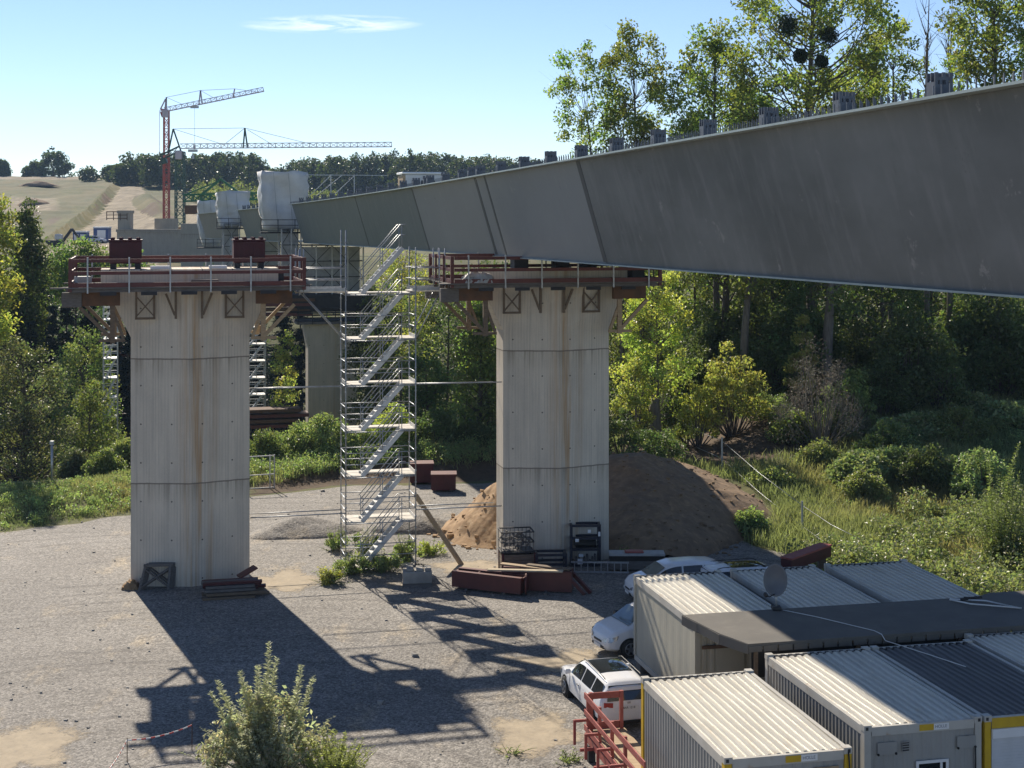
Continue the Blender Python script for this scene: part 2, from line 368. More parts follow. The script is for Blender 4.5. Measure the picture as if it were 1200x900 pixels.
def fastmesh(name, verts, quads, m, tint=None, parent=None, smooth=False, loc=None):
    me = bpy.data.meshes.new(name); nv = len(verts); nf = len(quads)
    me.vertices.add(nv); me.vertices.foreach_set('co', np.asarray(verts, dtype=np.float32).ravel())
    me.loops.add(nf * 4); me.loops.foreach_set('vertex_index', np.asarray(quads, dtype=np.int32).ravel())
    me.polygons.add(nf); me.polygons.foreach_set('loop_start', np.arange(0, nf * 4, 4, dtype=np.int32))
    me.polygons.foreach_set('use_smooth', np.full(nf, smooth, dtype=bool))
    me.update(calc_edges=True)
    if tint is not None:
        at = me.attributes.new('tint', 'FLOAT_COLOR', 'POINT'); c = np.ones((nv, 4), dtype=np.float32); c[:, :3] = tint; at.data.foreach_set('color', c.ravel())
    me.materials.append(m)
    o = bpy.data.objects.new(name, me); COL.objects.link(o)
    if parent is not None: o.parent = parent
    if loc is not None: o.location = loc
    return o

# ------------------------------------------------------------------ leaves
class Leaves:
    def __init__(s, seed): s.r = np.random.default_rng(seed); s.P = []; s.S = []; s.A = []; s.T = []
    def cloud(s, c, rad, n, size, flat=1.0, tint=None, up=.35, shell=0.0):
        r = s.r; d = r.normal(size=(n, 3)); d /= np.linalg.norm(d, axis=1)[:, None]
        q = (shell + (1 - shell) * r.random(n)) ** .5
        p = d * q[:, None] * np.array([rad, rad, rad * flat]); s.P.append(p + np.asarray(c))
        s.S.append(size * r.uniform(.6, 1.3, n))
        t = r.normal(1, .14, (n, 1)) * np.array([[1, 1, 1]]) * (np.ones(3) if tint is None else np.asarray(tint))
        t[:, 0] *= r.uniform(.8, 1.15, n); s.T.append(np.clip(t, .3, 2.2)); s.A.append(np.full(n, up)); return s
    def mesh(s, name, m, parent=None, aspect=.62, loc=None, base=None):
        P = np.concatenate(s.P); S = np.concatenate(s.S)[:, None]; T = np.concatenate(s.T); U = np.concatenate(s.A)[:, None]; n = len(P); r = s.r
        a = r.normal(size=(n, 3)); a[:, 2] -= .25; a /= np.linalg.norm(a, axis=1)[:, None]
        nn = r.normal(size=(n, 3)); nn[:, 2] = np.abs(nn[:, 2]) + U[:, 0] * 2
        b = np.cross(nn, a); b /= (np.linalg.norm(b, axis=1)[:, None] + 1e-9)
        nn = np.cross(a, b)
        v0 = P - a * S * .5; v2 = P + a * S * .5; mid = P - a * S * .05
        v1 = mid + b * S * aspect * .5 + nn * S * .12; v3 = mid - b * S * aspect * .5 + nn * S * .12
        V = np.stack([v0, v1, v2, v3], 1).reshape(-1, 3); Q = np.arange(n * 4).reshape(-1, 4)
        return fastmesh(name, V, Q, m, np.repeat(T, 4, 0), parent, False, loc)

def limb_path(a, b, rng, sag=.12, k=5):
    a = np.asarray(a, float); b = np.asarray(b, float); L = np.linalg.norm(b - a); pts = []
    off = rng.normal(size=3) * L * sag * .5
    for i in range(k + 1):
        t = i / k
        p = a * (1 - t) + b * t + off * math.sin(math.pi * t); p[2] += -L * sag * math.sin(math.pi * t) * .8
        pts.append(p)
    return pts
def make_tree(name, label, cat, seed, H, base, rx, n_cl, cr, nl, ls, tr, leaf, bark='bark', lean=(0, 0), shape='oval', up=.35, flat=.8, fork=False, parent_loc=(0, 0, 0), group=None, thick=1.0, extra_limbs=True):
    """a tapered trunk, limbs that reach every leaf clump, and a crown of single leaves"""
    rng = np.random.default_rng(seed); t = thing(name, label, cat, parent_loc, 0, group)
    tb = MB(); top = H * .86
    def tp(z):
        f = z / H; return np.array([lean[0] * f * f * H + .18 * math.sin(f * 7 + seed) * tr * 2, lean[1] * f * f * H + .18 * math.cos(f * 6 + seed * 2) * tr * 2, z])
    zs = np.linspace(-.25, top, 12)
    tb.tube([tp(z) for z in zs], [tr * (1.25 if i == 0 else 1) * (1 - .9 * max(z, 0) / H) * thick for i, z in enumerate(zs)], 8)
    lv = Leaves(seed + 5)
    for i in range(n_cl):
        f = (i + rng.random()) / n_cl; z = base + (H - base) * f; ff = (z - base) / (H - base)
        if shape == 'oval': w = math.sin(math.pi * min(.98, .10 + .86 * ff)) ** .7
        elif shape == 'cone': w = (1 - ff) ** .85 + .06
        elif shape == 'vase': w = .35 + .65 * math.sin(math.pi * min(1, .15 + .72 * ff))
        else: w = math.sqrt(max(.02, 1 - (ff * .98) ** 2))
        az = i * 2.39996 + rng.normal() * .5; rr = rx * w * (.45 + .6 * rng.random() ** .6)
        ctr = tp(z) + np.array([math.cos(az) * rr, math.sin(az) * rr, rng.normal() * cr * .3])
        c_r = cr * rng.uniform(.65, 1.25) * (.75 if ff > .85 else 1)
        tint = np.array([1, 1, 1]) * rng.normal(1, .20) * np.array([rng.uniform(.85, 1.12), 1, rng.uniform(.8, 1.1)])
        lv.cloud(ctr, c_r, int(nl * (c_r / cr) ** 2), ls, flat, tint, up)
        if extra_limbs:
            z0 = max(base * .55, z - rr * rng.uniform(.5, 1.0)); a0 = tp(min(z0, top * .98))
            r0 = max(.03, tr * .34 * (1 - .75 * z0 / H)) * thick
            pts = limb_path(a0, ctr, rng, .10, 4)
            tb.tube(pts, [r0 * (1 - .8 * k / 4) for k in range(5)], 5, False)
            for _ in range(2):
                e = ctr + rng.normal(size=3) * c_r * .7
                tb.tube([pts[3], (np.asarray(pts[3]) + e) / 2 + rng.normal(size=3) * .1, e], [r0 * .35, r0 * .25, r0 * .1], 4, False)
    tb.build('trunk', M[bark], t, fixn=False)
    lv.mesh('crown', M[leaf], t)
    return t
def make_conifer(name, label, cat, seed, H, rx, parent_loc=(0, 0, 0), group=None, nl=26):
    rng = np.random.default_rng(seed); t = thing(name, label, cat, parent_loc, 0, group)
    MB().tube([(0, 0, -.3), (0, 0, H * .5), (0, 0, H * .97)], [H * .014 + .1, H * .009 + .05, .03], 7).build('trunk', M['bark'], t, fixn=False)
    lv = Leaves(seed); zz = []; z = H * .05
    while z < H * .985: zz.append(z); z += H * .016 + .2
    for z in zz:
        ff = z / H; R_ = rx * (1 - ff) ** .8 * rng.uniform(.72, 1.15) + .15; nb = max(6, int(7 + R_ * 3.2))
        for k in range(nb):
            az = 2 * math.pi * (k + rng.random() * .9) / nb; z = zz[0] + (z - zz[0]) * 1.0 + rng.uniform(-.35, .35); R_ *= rng.uniform(.9, 1.1)
            for q in np.arange(.25, 1.02, .19):
                rr = R_ * q * rng.uniform(.9, 1.1); lv.cloud((math.cos(az) * rr, math.sin(az) * rr, z - rr * .32), .28 + .30 * R_ * .28, max(4, int(nl * .28)), .30 + .05 * R_ * .4, .45, None, .5)
    lv.mesh('crown', M['leaf_conifer'], t, .38); return t
def make_bush(name, label, cat, seed, rx, ry, H, n_cl, cr, nl, ls, leaf, loc=(0, 0, 0), group=None, up=.35, stems=True, bark='bark', aspect=.62):
    rng = np.random.default_rng(seed); t = thing(name, label, cat, loc, 0, group); lv = Leaves(seed); st = MB()
    for i in range(n_cl):
        az = i * 2.39996 + rng.normal() * .4; q = math.sqrt((i + .5) / n_cl); zz = H * (1 - .72 * q * q) * rng.uniform(.55, 1.0)
        c = np.array([math.cos(az) * rx * q, math.sin(az) * ry * q, max(cr * .5, zz - cr * .4)])
        lv.cloud(c, cr * rng.uniform(.7, 1.25), nl, ls, .85, np.ones(3) * rng.normal(1, .12), up)
        if stems: st.tube(limb_path((c[0] * .15, c[1] * .15, -.1), c, rng, .1, 3), [.05, .04, .028, .012], 4, False)
    if stems: st.build('stem', M[bark], t, fixn=False)
    lv.mesh('foliage', M[leaf], t, aspect); return t

# ------------------------------------------------------------------ terrain
EX = np.array([-300, -60, -25, -19, -10, 0, 4, 8, 11, 14, 300]); EY = np.array([55, 64, 73.6, 79, 86.5, 88, 86, 78, 72, 68, 68.])
HY = np.array([150, 200, 240, 260, 300, 350, 420, 500, 600, 680, 760, 1200, 4000.]); HZs = np.array([-12, -4, 5, 8.7, 10.3, 12.8, 16.6, 21.4, 28.1, 34., 34, 20, 0.])
def terrain(X, Y):
    X = np.asarray(X, float); Y = np.asarray(Y, float)
    d = Y - np.interp(X, EX, EY)
    left = .45 * smooth(.3, 5, d) - 13 * smooth(9, 58, d)
    left = left + .85 * smooth(-14, -6, X) * smooth(.3, 5, d)
    right = 3.3 * smooth(70.5, 98, Y) + 2 * smooth(110, 160, Y)
    w = smooth(5, 17, X)
    near = (1 - w) * left + w * right
    u = X / np.maximum(Y, 1) * F + 600
    hill = np.interp(Y, HY, HZs); hill = np.where(hill > 8, 8 + (hill - 8) * (1 - .42 * smooth(110, 420, u)), hill)
    hill = hill + 3.0 * smooth(200, 235, u) * smooth(285, 250, u) * smooth(300, 350, Y) * smooth(520, 430, Y)      # spoil bank beside the track
    k = smooth(140, 235, Y); k = np.where(X > 10, smooth(160, 300, Y), k)
    tc = np.interp(Y, [260, 300, 350, 420, 500, 600, 690], [118, 135, 146, 150, 152, 153, 156]); tw = np.interp(Y, [260, 300, 350, 420, 500, 600, 690], [70, 58, 48, 34, 24, 14, 6])
    hill = hill + smooth(270, 300, Y) * smooth(640, 560, Y) * (2.2 * smooth(5, 0, np.abs(u - (tc - tw * 1.28))) - 1.8 * smooth(4, 0, np.abs(u - (tc - tw * 1.06))) + 2.6 * smooth(16, 2, np.abs(u - (176 + (470 - Y) * .2))) * smooth(380, 430, Y) * smooth(540, 490, Y))
    hill = hill + .5 * np.sin(X * .35 + 2 * np.sin(Y * .05)) * np.sin(Y * .13) * smooth(300, 360, Y)
    z = near * (1 - k) + hill * k
    return z + .12 * np.sin(X * .9 + Y * .5) * np.sin(Y * .7 - X * .3) * smooth(1, 4, d) * (1 - k)
def tz(x, y): return float(terrain(x, y))
def axis(a, lo, hi, step, b, grow):
    c = list(np.arange(lo, hi + 1e-6, step)); x = hi; s = step
    while x < b: s = min(s * grow, 150); x += s; c.append(x)
    x = lo; s = step
    while x > a: s = min(s * grow, 150); x -= s; c.insert(0, x)
    return np.array(c)
def build_ground():
    xs = axis(-2600, -50, 45, .9, 2600, 1.05); xs = np.concatenate([xs[xs < -262], np.arange(-260, -50.5, 1.7), xs[xs >= -50]])
    ys = np.concatenate([np.arange(-40, 20, 4), np.arange(20, 112, .8), np.arange(112, 300, 2.5), np.arange(300, 700, 3), np.arange(700, 1200, 30), np.arange(1200, 4300, 300)])
    X, Y = np.meshgrid(xs, ys); Z = terrain(X, Y); nx, ny = len(xs), len(ys)
    V = np.stack([X, Y, Z], -1).reshape(-1, 3); i = np.arange(nx * ny).reshape(ny, nx)
    Q = np.stack([i[:-1, :-1], i[:-1, 1:], i[1:, 1:], i[1:, :-1]], -1).reshape(-1, 4)
    o = fastmesh('ground', V, Q, M['ground'], None, None, True)
    u = X / np.maximum(Y, 1) * F + 600; c = np.zeros((ny, nx, 4), np.float32); c[..., 3] = 1
    d = Y - np.interp(X, EX, EY)
    # bare earth: foot of the bank behind the yard, clearing by the wood
    c[..., 0] = smooth(-1.2, .2, d) * smooth(5.5, 3.0, d) * smooth(-17, -12, X) * smooth(8, 4, X)
    c[..., 0] = np.maximum(c[..., 0], smooth(7, 5, np.hypot((X - 12.5) * .85, (Y - 91) * .95)))
    c[..., 0] = np.maximum(c[..., 0], .9 * smooth(66, 64, Y))
    # dry hillside and bare tracks
    hillm = smooth(225, 262, Y) * (X < 60)
    c[..., 1] = hillm * (.60 + .45 * np.sin(Y * .055 + .6 * np.sin(u * .05)) * np.sin(u * .09 + Y * .012)) + hillm * smooth(590, 640, Y)
    tc = np.interp(Y, [260, 300, 350, 420, 500, 600, 690], [118, 135, 146, 150, 152, 153, 156]); tw = np.interp(Y, [260, 300, 350, 420, 500, 600, 690], [70, 58, 48, 34, 24, 14, 6])
    b = hillm * smooth(1.15, .85, np.abs(u - tc) / tw)
    b = np.maximum(b, hillm * smooth(282, 250, u) * smooth(195, 225, u) * smooth(300, 350, Y) * smooth(520, 430, Y) * .6)
    b = np.maximum(b, hillm * smooth(640, 668, Y)); b = np.maximum(b, hillm * smooth(95, 60, u) * smooth(400, 440, Y) * smooth(560, 500, Y) * .55)
    c[..., 2] = b
    dit = hillm * smooth(7, 3, np.abs(u - (tc - tw * 1.08))) * smooth(640, 560, Y); c[..., 0] = np.maximum(c[..., 0], dit); c[..., 2] *= 1 - dit
    bk = hillm * smooth(1.1, .7, np.hypot((u - 172 - (500 - Y) * .22) / 26, (Y - 455) / 75)); c[..., 0] = np.maximum(c[..., 0], bk); c[..., 2] *= 1 - bk
    pl = hillm * smooth(1.1, .8, np.hypot((u - 30) / 48, (Y - 400) / 60)); c[..., 0] = np.maximum(c[..., 0], pl * .62)
    at = o.data.attributes.new('cover', 'FLOAT_COLOR', 'POINT'); at.data.foreach_set('color', c.ravel())
    return structure(o, 'meadow slopes and far dry hillside around the site', 'ground')
build_ground()
def flat_sheet(name, pts, z, m, jit=.25, seed=1, sub=8):
    r = random.Random(seed); out = []
    for i, p in enumerate(pts):
        q = pts[(i + 1) % len(pts)]; L = math.hypot(q[0] - p[0], q[1] - p[1]); k = max(1, min(60, int(L / sub)))
        for j in range(k): t = j / k; out.append((p[0] + (q[0] - p[0]) * t + r.uniform(-jit, jit), p[1] + (q[1] - p[1]) * t + r.uniform(-jit, jit), z))
    return MB().add(out, [tuple(range(len(out)))]).build(name, m, fixn=False)
yard = [(-70, 15), (60, 15), (60, 61), (24, 62), (14, 66.5), (11, 70.5), (8, 76), (4, 84.3), (0, 86.6), (-10, 85.4), (-19, 78), (-25, 72.6), (-60, 63), (-70, 62)]
structure(flat_sheet('gravel_yard', yard, .014, M['gravel'], .35, 3, 1.0), 'grey crushed gravel surface of the construction yard', 'gravel yard')
def blob(cx, cy, rx, ry, seed, k=40, rough=.22):
    r = np.random.default_rng(seed); ph = r.uniform(0, 6.28, 5); am = r.uniform(.3, 1, 5) * rough / 2
    return [(cx + rx * math.cos(a) * (1 + sum(am[i] * math.sin((i + 2) * a + ph[i]) for i in range(5))), cy + ry * math.sin(a) * (1 + sum(am[i] * math.sin((i + 2) * a + ph[i]) for i in range(5)))) for a in np.linspace(0, 2 * math.pi, k, endpoint=False)]
def sand_sheet(label, cx, cy, rx, ry, seed, rough=.35):
    n = 64; pts = blob(cx, cy, rx * 1.25, ry * 1.25, seed, n, rough); rings = [(1.0, 0.0), (.8, .35), (.55, .75), (.25, 1.0)]; V = []; E = []
    for f, e in rings:
        for x, y in pts: V.append((cx + (x - cx) * f, cy + (y - cy) * f, .022)); E.append(e)
    Q = [(k * n + i, k * n + (i + 1) % n, (k + 1) * n + (i + 1) % n, (k + 1) * n + i) for k in range(3) for i in range(n)]
    V.append((cx, cy, .022)); E.append(1.0); c = len(V) - 1; Q += [(3 * n + i, 3 * n + i + 1, 3 * n + (i + 2) % n, c) for i in range(0, n, 2)]
    o = fastmesh('sand_patch', V, Q, M['sandpatch2']); at = o.data.attributes.new('edge', 'FLOAT_COLOR', 'POINT'); at.data.foreach_set('color', np.repeat(np.array(E, np.float32), 4)); return structure(o, label, 'sand patch')
def heap(name, label, cat, cx, cy, rx, ry, H, m, seed, n=46, pw=1.0, rough=.16, rz=0.0):
    r = np.random.default_rng(seed); a = np.linspace(-1.15, 1.15, n); X, Y = np.meshgrid(a, a)
    q = np.hypot(X, Y); ang = np.arctan2(Y, X); q = q * (1 + .10 * np.sin(3 * ang + seed) + .06 * np.sin(5 * ang + 2 * seed))
    Z = H * np.clip(1 - q, 0, 1) ** pw
    if pw < 1: Z = np.minimum(Z, H * .93 + .02 * H * np.sin(X * 9) * np.cos(Y * 8))
    for k in range(6):
        fx, fy = r.uniform(4, 6.5, 2) * 1.75 ** k; ph = r.uniform(0, 6.28, 2); Z += np.where(q < 1, 1, 0) * rough * H / 1.55 ** k * .30 * np.sin(X * fx + ph[0] + Y * 2) * np.cos(Y * fy + ph[1]) * np.clip((1 - q) * 4, 0, 1)
    Z = np.where(q >= 1, -.10, Z)
    c, s_ = math.cos(rz), math.sin(rz); WX, WY = X * rx, Y * ry
    V = np.stack([WX * c - WY * s_, WX * s_ + WY * c, Z], -1).reshape(-1, 3); i = np.arange(n * n).reshape(n, n)
    Q = np.stack([i[:-1, :-1], i[:-1, 1:], i[1:, 1:], i[1:, :-1]], -1).reshape(-1, 4)
    o = fastmesh(name, V, Q, m, None, None, True, (cx, cy, 0)); tag(o, label, cat)
    if H > .5 and cy < 200 and m is not M['gravel']:
        qf = q.reshape(-1); idx = r.permutation(np.where(qf < 1.12)[0])[:int(70 * rx)]; P_, F_ = [], []
        for i_ in idx:
            c_ = V[i_] + np.array([r.normal() * .1, r.normal() * .1, 0]); c_[2] = max(c_[2], 0.02); s_ = r.uniform(.03, .14) * (1.3 if qf[i_] > .85 else .9); b_ = len(P_)
            for dx in (-1, 1):
                for dy in (-1, 1):
                    for dz in (-.7, .7): P_.append(c_ + s_ * np.array([dx, dy, dz]) * r.uniform(.45, 1.0, 3))
            F_ += [(b_, b_+1, b_+3, b_+2), (b_+4, b_+6, b_+7, b_+5), (b_, b_+4, b_+5, b_+1), (b_+2, b_+3, b_+7, b_+6), (b_, b_+2, b_+6, b_+4), (b_+1, b_+5, b_+7, b_+3)]
        k_ = fastmesh('clods', P_, F_, m, None, o); k_['kind'] = 'stuff'
    return o
p = gp(332, 682); sand_sheet('pale sand spread beside the left concrete pier', p.x, p.y, 1.75, 2.0, 4)
p = gp(24, 880); sand_sheet('worn sandy patch at the bottom left of the yard', p.x, p.y, 1.7, 2.4, 9)
p = gp(550, 665); sand_sheet('yellow sand at the foot of the right pier beside the timber prop', p.x, p.y, 1.6, 1.6, 12)
p = gp(700, 778); sand_sheet('dusty sandy ground between the two nearest white cars', p.x - .6, p.y, 2.2, 1.5, 15)
p = gp(625, 862); sand_sheet('dusty worn ground left of the red platform', p.x, p.y, 1.5, 1.8, 17)
heap('earth_mound', 'tall heap of dark brown dug earth behind the right pier', 'earth mound', 6.2, 76.2, 7.4, 8.2, 3.45, M['dirt'], 3, 130, .66, .13)
heap('earth_mound', 'small light tan sand heap lit on the left side of the right pier', 'sand heap', -.3, 73.0, 3.2, 4.2, 2.9, M['sandy'], 8, 110, 1.15, .10)
heap('gravel_heap', 'low dark gravel heap between the left pier and the stair tower', 'gravel heap', -10.4, 73.4, 2.7, 2.2, .75, M['gravel'], 5, 40, .8)
heap('gravel_heap', 'low dark gravel heap behind the slanted timber prop', 'gravel heap', -4.7, 74.0, 2.2, 1.6, .7, M['gravel'], 6, 30, .6)
# ------------------------------------------------------------------ piers
def hexa_plan(hw, hd, rd, z): return [(-hw, -hd, z), (0, -rd, z), (hw, -hd, z), (hw, hd, z), (0, rd, z), (-hw, hd, z)]
def pier(n, m, z0, ztop, hw, hd, rd, flare, flare_z, label, mat_, group='concrete bridge piers'):
    t = thing('concrete_pier', label, 'bridge pier', B(n, m, z0), BA, group); L = ztop - z0; fz = flare_z - z0
    MB().loft([hexa_plan(hw, hd, rd, z) for z in (-.6, fz)]).build('shaft', mat_, t)
    k = flare
    h = MB().loft([hexa_plan(hw, hd, rd, fz), hexa_plan(hw + k * .62, hd + .05, rd + .05, fz + (L - fz) * .55), hexa_plan(hw + k, hd + .12, rd + .1, L - .55), hexa_plan(hw + k, hd + .12, rd + .1, L)])
    h.build('pier_head', mat_, t)
    return t
p1 = pier(1.86, 65, 0, 13.25, 2.45, .65, 1.38, 1.2, 10.4, 'tall board-marked concrete pier on the left carrying two dark red blocks', M['concrete'])
p2 = pier(17.85, 65, 0, 13.05, 2.45, .65, 1.38, 1.2, 10.4, 'tall board-marked concrete pier under the steel girder beside the earth mound', M['concrete'])
# ties and pipe stubs
# ------------------------------------------------------------------ work platforms
def rail_post(mb, x, y, z0, z1, w=.06): mb.bar((x, y, z0), (x, y, z1), w)
def platform(nc, label, rail_label):
    t = thing('work_platform', label, 'work platform', B(nc, 65, 12.35), BA, 'timber work platforms round the pier tops')
    x0, x1, y0, y1 = -4.8, 4.8, -2.65, 2.65
    d = MB(); r = random.Random(int(nc))
    ys = np.arange(y0, y1, .27)
    for side in (-1, 1):                                    # planks on the long sides
        for k, yy in enumerate(np.arange(1.6, 2.62, .255)):
            y = yy * side if side > 0 else -yy - .25
            d.box(x0 - r.uniform(0, .45) * (1.9 if k == 3 else 1), x1 + r.uniform(-.1, .35), y, y + .245, .17 + r.uniform(0, .02), .225 + r.uniform(0, .015))
    for xx in list(np.arange(x0, -3.6, .255)) + list(np.arange(3.75, x1 - .05, .255)):
        d.box(xx, xx + .245, -1.58, 1.58, .172 + r.uniform(0, .02), .228)
    d.build('deck', M['woodgrey'], t)
    b = MB()
    for y in (-2.45, -1.72, 1.72, 2.45): b.box(x0 + .1, x1 - .1, y - .06, y + .06, .03, .168)
    b.build('deck_beam', M['woodgrey'], t)
    for s in (-1, 1):                                      # stout cantilever beams at the ends
        for y in (-1.72, 1.72):
            e = MB(); e.box(min(s * 2.75, s * 4.25), max(s * 2.75, s * 4.25), y - .14, y + .14, -.55, .026); e.build('end_beam', M['woodrust'], t)
            if s < 0:
                e = MB(); e.bevbox(-5.05, -4.26, y - .18, y + .18, -.60, .0, .02); e.build('beam_end', M['woodgrey'], t)
            q = MB(); q.bar((s * 4.35, y, -.6), (s * 3.05, y, -1.95), .16, .14); q.bar((s * 3.05, y, .0), (s * 3.05, y, -2.1), .20, .18); q.bar((s * 3.6, y, -1.98), (s * 2.55, y, -1.98), .12, .12)
            q.bar((s * 3.0, y, -.9), (s * 2.62, y, -1.9), .14, .12)
            q.build('raking_strut', M['wood' if s < 0 else 'woodpale'], t)
    # timber trestles hung on the pier front
    fr = M['wood']
    for x, kind in ((-1.75, 'x'), (-.72, 'k'), (.75, 'k'), (1.9, 'x')):
        for side in (-1, 1):
            q = MB(); yy = side * (1.72 - abs(x) * .27); w = .36
            if kind == 'x':
                for dx in (-w, w): q.bar((x + dx, yy, .02), (x + dx, yy, -1.12), .09)
                q.bar((x - w, yy, -.22), (x + w, yy, -1.05), .10, .05); q.bar((x + w, yy + .06 * side, -.22), (x - w, yy + .06 * side, -1.05), .10, .05)
                q.bar((x - w - .05, yy, -1.13), (x + w + .05, yy, -1.13), .09, .09)
            else:
                sx = 1 if x > 0 else -1
                q.bar((x - .2 * sx, yy, .02), (x - .2 * sx, yy, -1.15), .10); q.bar((x + .2 * sx, yy, -.1), (x - .16 * sx, yy, -1.0), .09)
            q.build('hanging_bracket', fr, t)
    c = MB()
    for side in (-1, 1):
        for x in (-3.2, -1.6, 0, 1.6, 3.2): c.box(x - .32, x + .32, side * 2.55 - .05, side * 2.55 + .05, -.10, .03)
    c.build('clamp', M['dark'], t)
    # guard rails
    for nm, ya, mt in (('guard_rail', -2.6, 'red'), ('guard_rail', 2.6, 'red')):
        q = MB()
        for z in (1.32, .82): q.box(-4.6, 4.75, ya - .03, ya + .03, z - .08, z + .06)
        q.box(-4.6, 4.75, ya - .025, ya + .025, .24, .42)
        q.build(nm, M[mt], t)
        for x in np.arange(-4.0, 4.3, 1.62):
            g_ = MB(); g_.bar((x, ya - .07 * (1 if ya < 0 else -1), .0), (x, ya - .07 * (1 if ya < 0 else -1), 1.45), .06, .06); g_.build('guard_post', M['galv'], t)
    for s in (-1, 1):
        x = s * 4.68; q = MB()
        for z in (1.32, .82): q.box(x - .03, x + .03, -2.56, 2.56, z - .08, z + .06)
        q.box(x - .025, x + .025, -2.56, 2.56, .24, .42)
        for y in (-2.5, 2.5): q.bar((x, y, .05), (x, y, 1.4), .14)
        for y in (-.9, .9): q.bar((x + .05 * s, y, .05), (x + .05 * s, y, 1.4), .08)
        q.build('end_rail', M['red'], t)
    return t
platform(1.75, 'timber work platform with red guard rails round the top of the left pier', '')
platform(17.4, 'timber work platform with red guard rails under the steel girder', '')
# dark red blocks on the left pier and other things lying on the platforms
def steel_block(n, m, z, label):
    t = thing('steel_block', label, 'steel block', B(n, m, z), BA, 'dark red blocks on the left pier')
    b = MB(); b.bevbox(-.66, .66, -.5, .5, 0, .92, .03)
    for x in np.arange(-.6, .61, .2): b.box(x - .03, x + .03, -.535, -.502, .08, .84)
    b.build('body', M['reddark'], t)
    c = MB(); c.box(-.69, .69, -.53, .53, .925, 1.0)
    for x in (-.52, -.18, .18, .52): c.tube([(x, -.35, 1.0), (x, -.35, 1.09)], .085, 8); c.tube([(x, .35, 1.0), (x, .35, 1.09)], .085, 8)
    c.build('top_plate', M['reddark'], t)
    for x in (-.5, .5):
        q = MB(); q.box(x - .12, x + .12, -.45, .45, -.22, -.002); q.build('bearing_block', M['dark'], t)
steel_block(-.80, 64.8, 13.48, 'dark red ribbed steel block on the left end of the left pier head')
steel_block(4.30, 64.8, 13.48, 'dark red ribbed steel block on the right end of the left pier head')
def plank(name, label, cat, a, b, w, h, m, group=None):
    mid = (Vector(a) + Vector(b)) / 2
    o = MB().bar(a, b, w, h).build(name, m, None, mid); return tag(o, label, cat, group)
plank('plank', 'short white plank on the pier head right of the left red block', 'plank', B(.2, 64.2, 13.32), B(1.0, 64.2, 13.32), .3, .12, M['white'])
plank('plank', 'short white plank on the pier head left of the right red block', 'plank', B(2.6, 64.2, 13.32), B(3.35, 64.2, 13.32), .3, .12, M['white'])
for k, (x, y) in enumerate(((16.2, 64.6), (18.1, 64.6), (19.4, 64.7))):
    o = MB().bevbox(-.32, .32, -.4, .4, 0, .68, .03).build('bearing', M['dark'], None); o.location = B(x, y, 13.05); o.rotation_euler = (0, 0, BA)
    tag(o, 'dark steel bearing block between the right pier head and the girder', 'bearing', 'bearings under the girder')
r = np.random.default_rng(5)
def crumple(name, label, cat, loc, rx, ry, h, m, seed, rz=0, n=22):
    r = np.random.default_rng(seed); V = []; Q = []
    for i in range(n):
        for j in range(n):
            x, y = (i / (n - 1) - .5) * 2, (j / (n - 1) - .5) * 2; q = max(abs(x), abs(y))
            V.append((x * rx + r.normal() * .03, y * ry + r.normal() * .03, max(0, h * (1 - q ** 3) * (1 + .3 * math.sin(x * 5 + seed) * math.cos(y * 4)) + r.normal() * .03 * (q < .97))))
    for i in range(n - 1):
        for j in range(n - 1): Q.append((i * n + j, (i + 1) * n + j, (i + 1) * n + j + 1, i * n + j + 1))
    o = fastmesh(name, V, Q, m, None, None, True, loc); o.rotation_euler = (0, 0, rz); return tag(o, label, cat)
crumple('tarpaulin', 'crumpled grey tarpaulin on the left end of the platform under the girder', 'tarpaulin', B(13.9, 62.75, 12.6), .75, .4, .45, M['tarpgrey'], 3, BA)

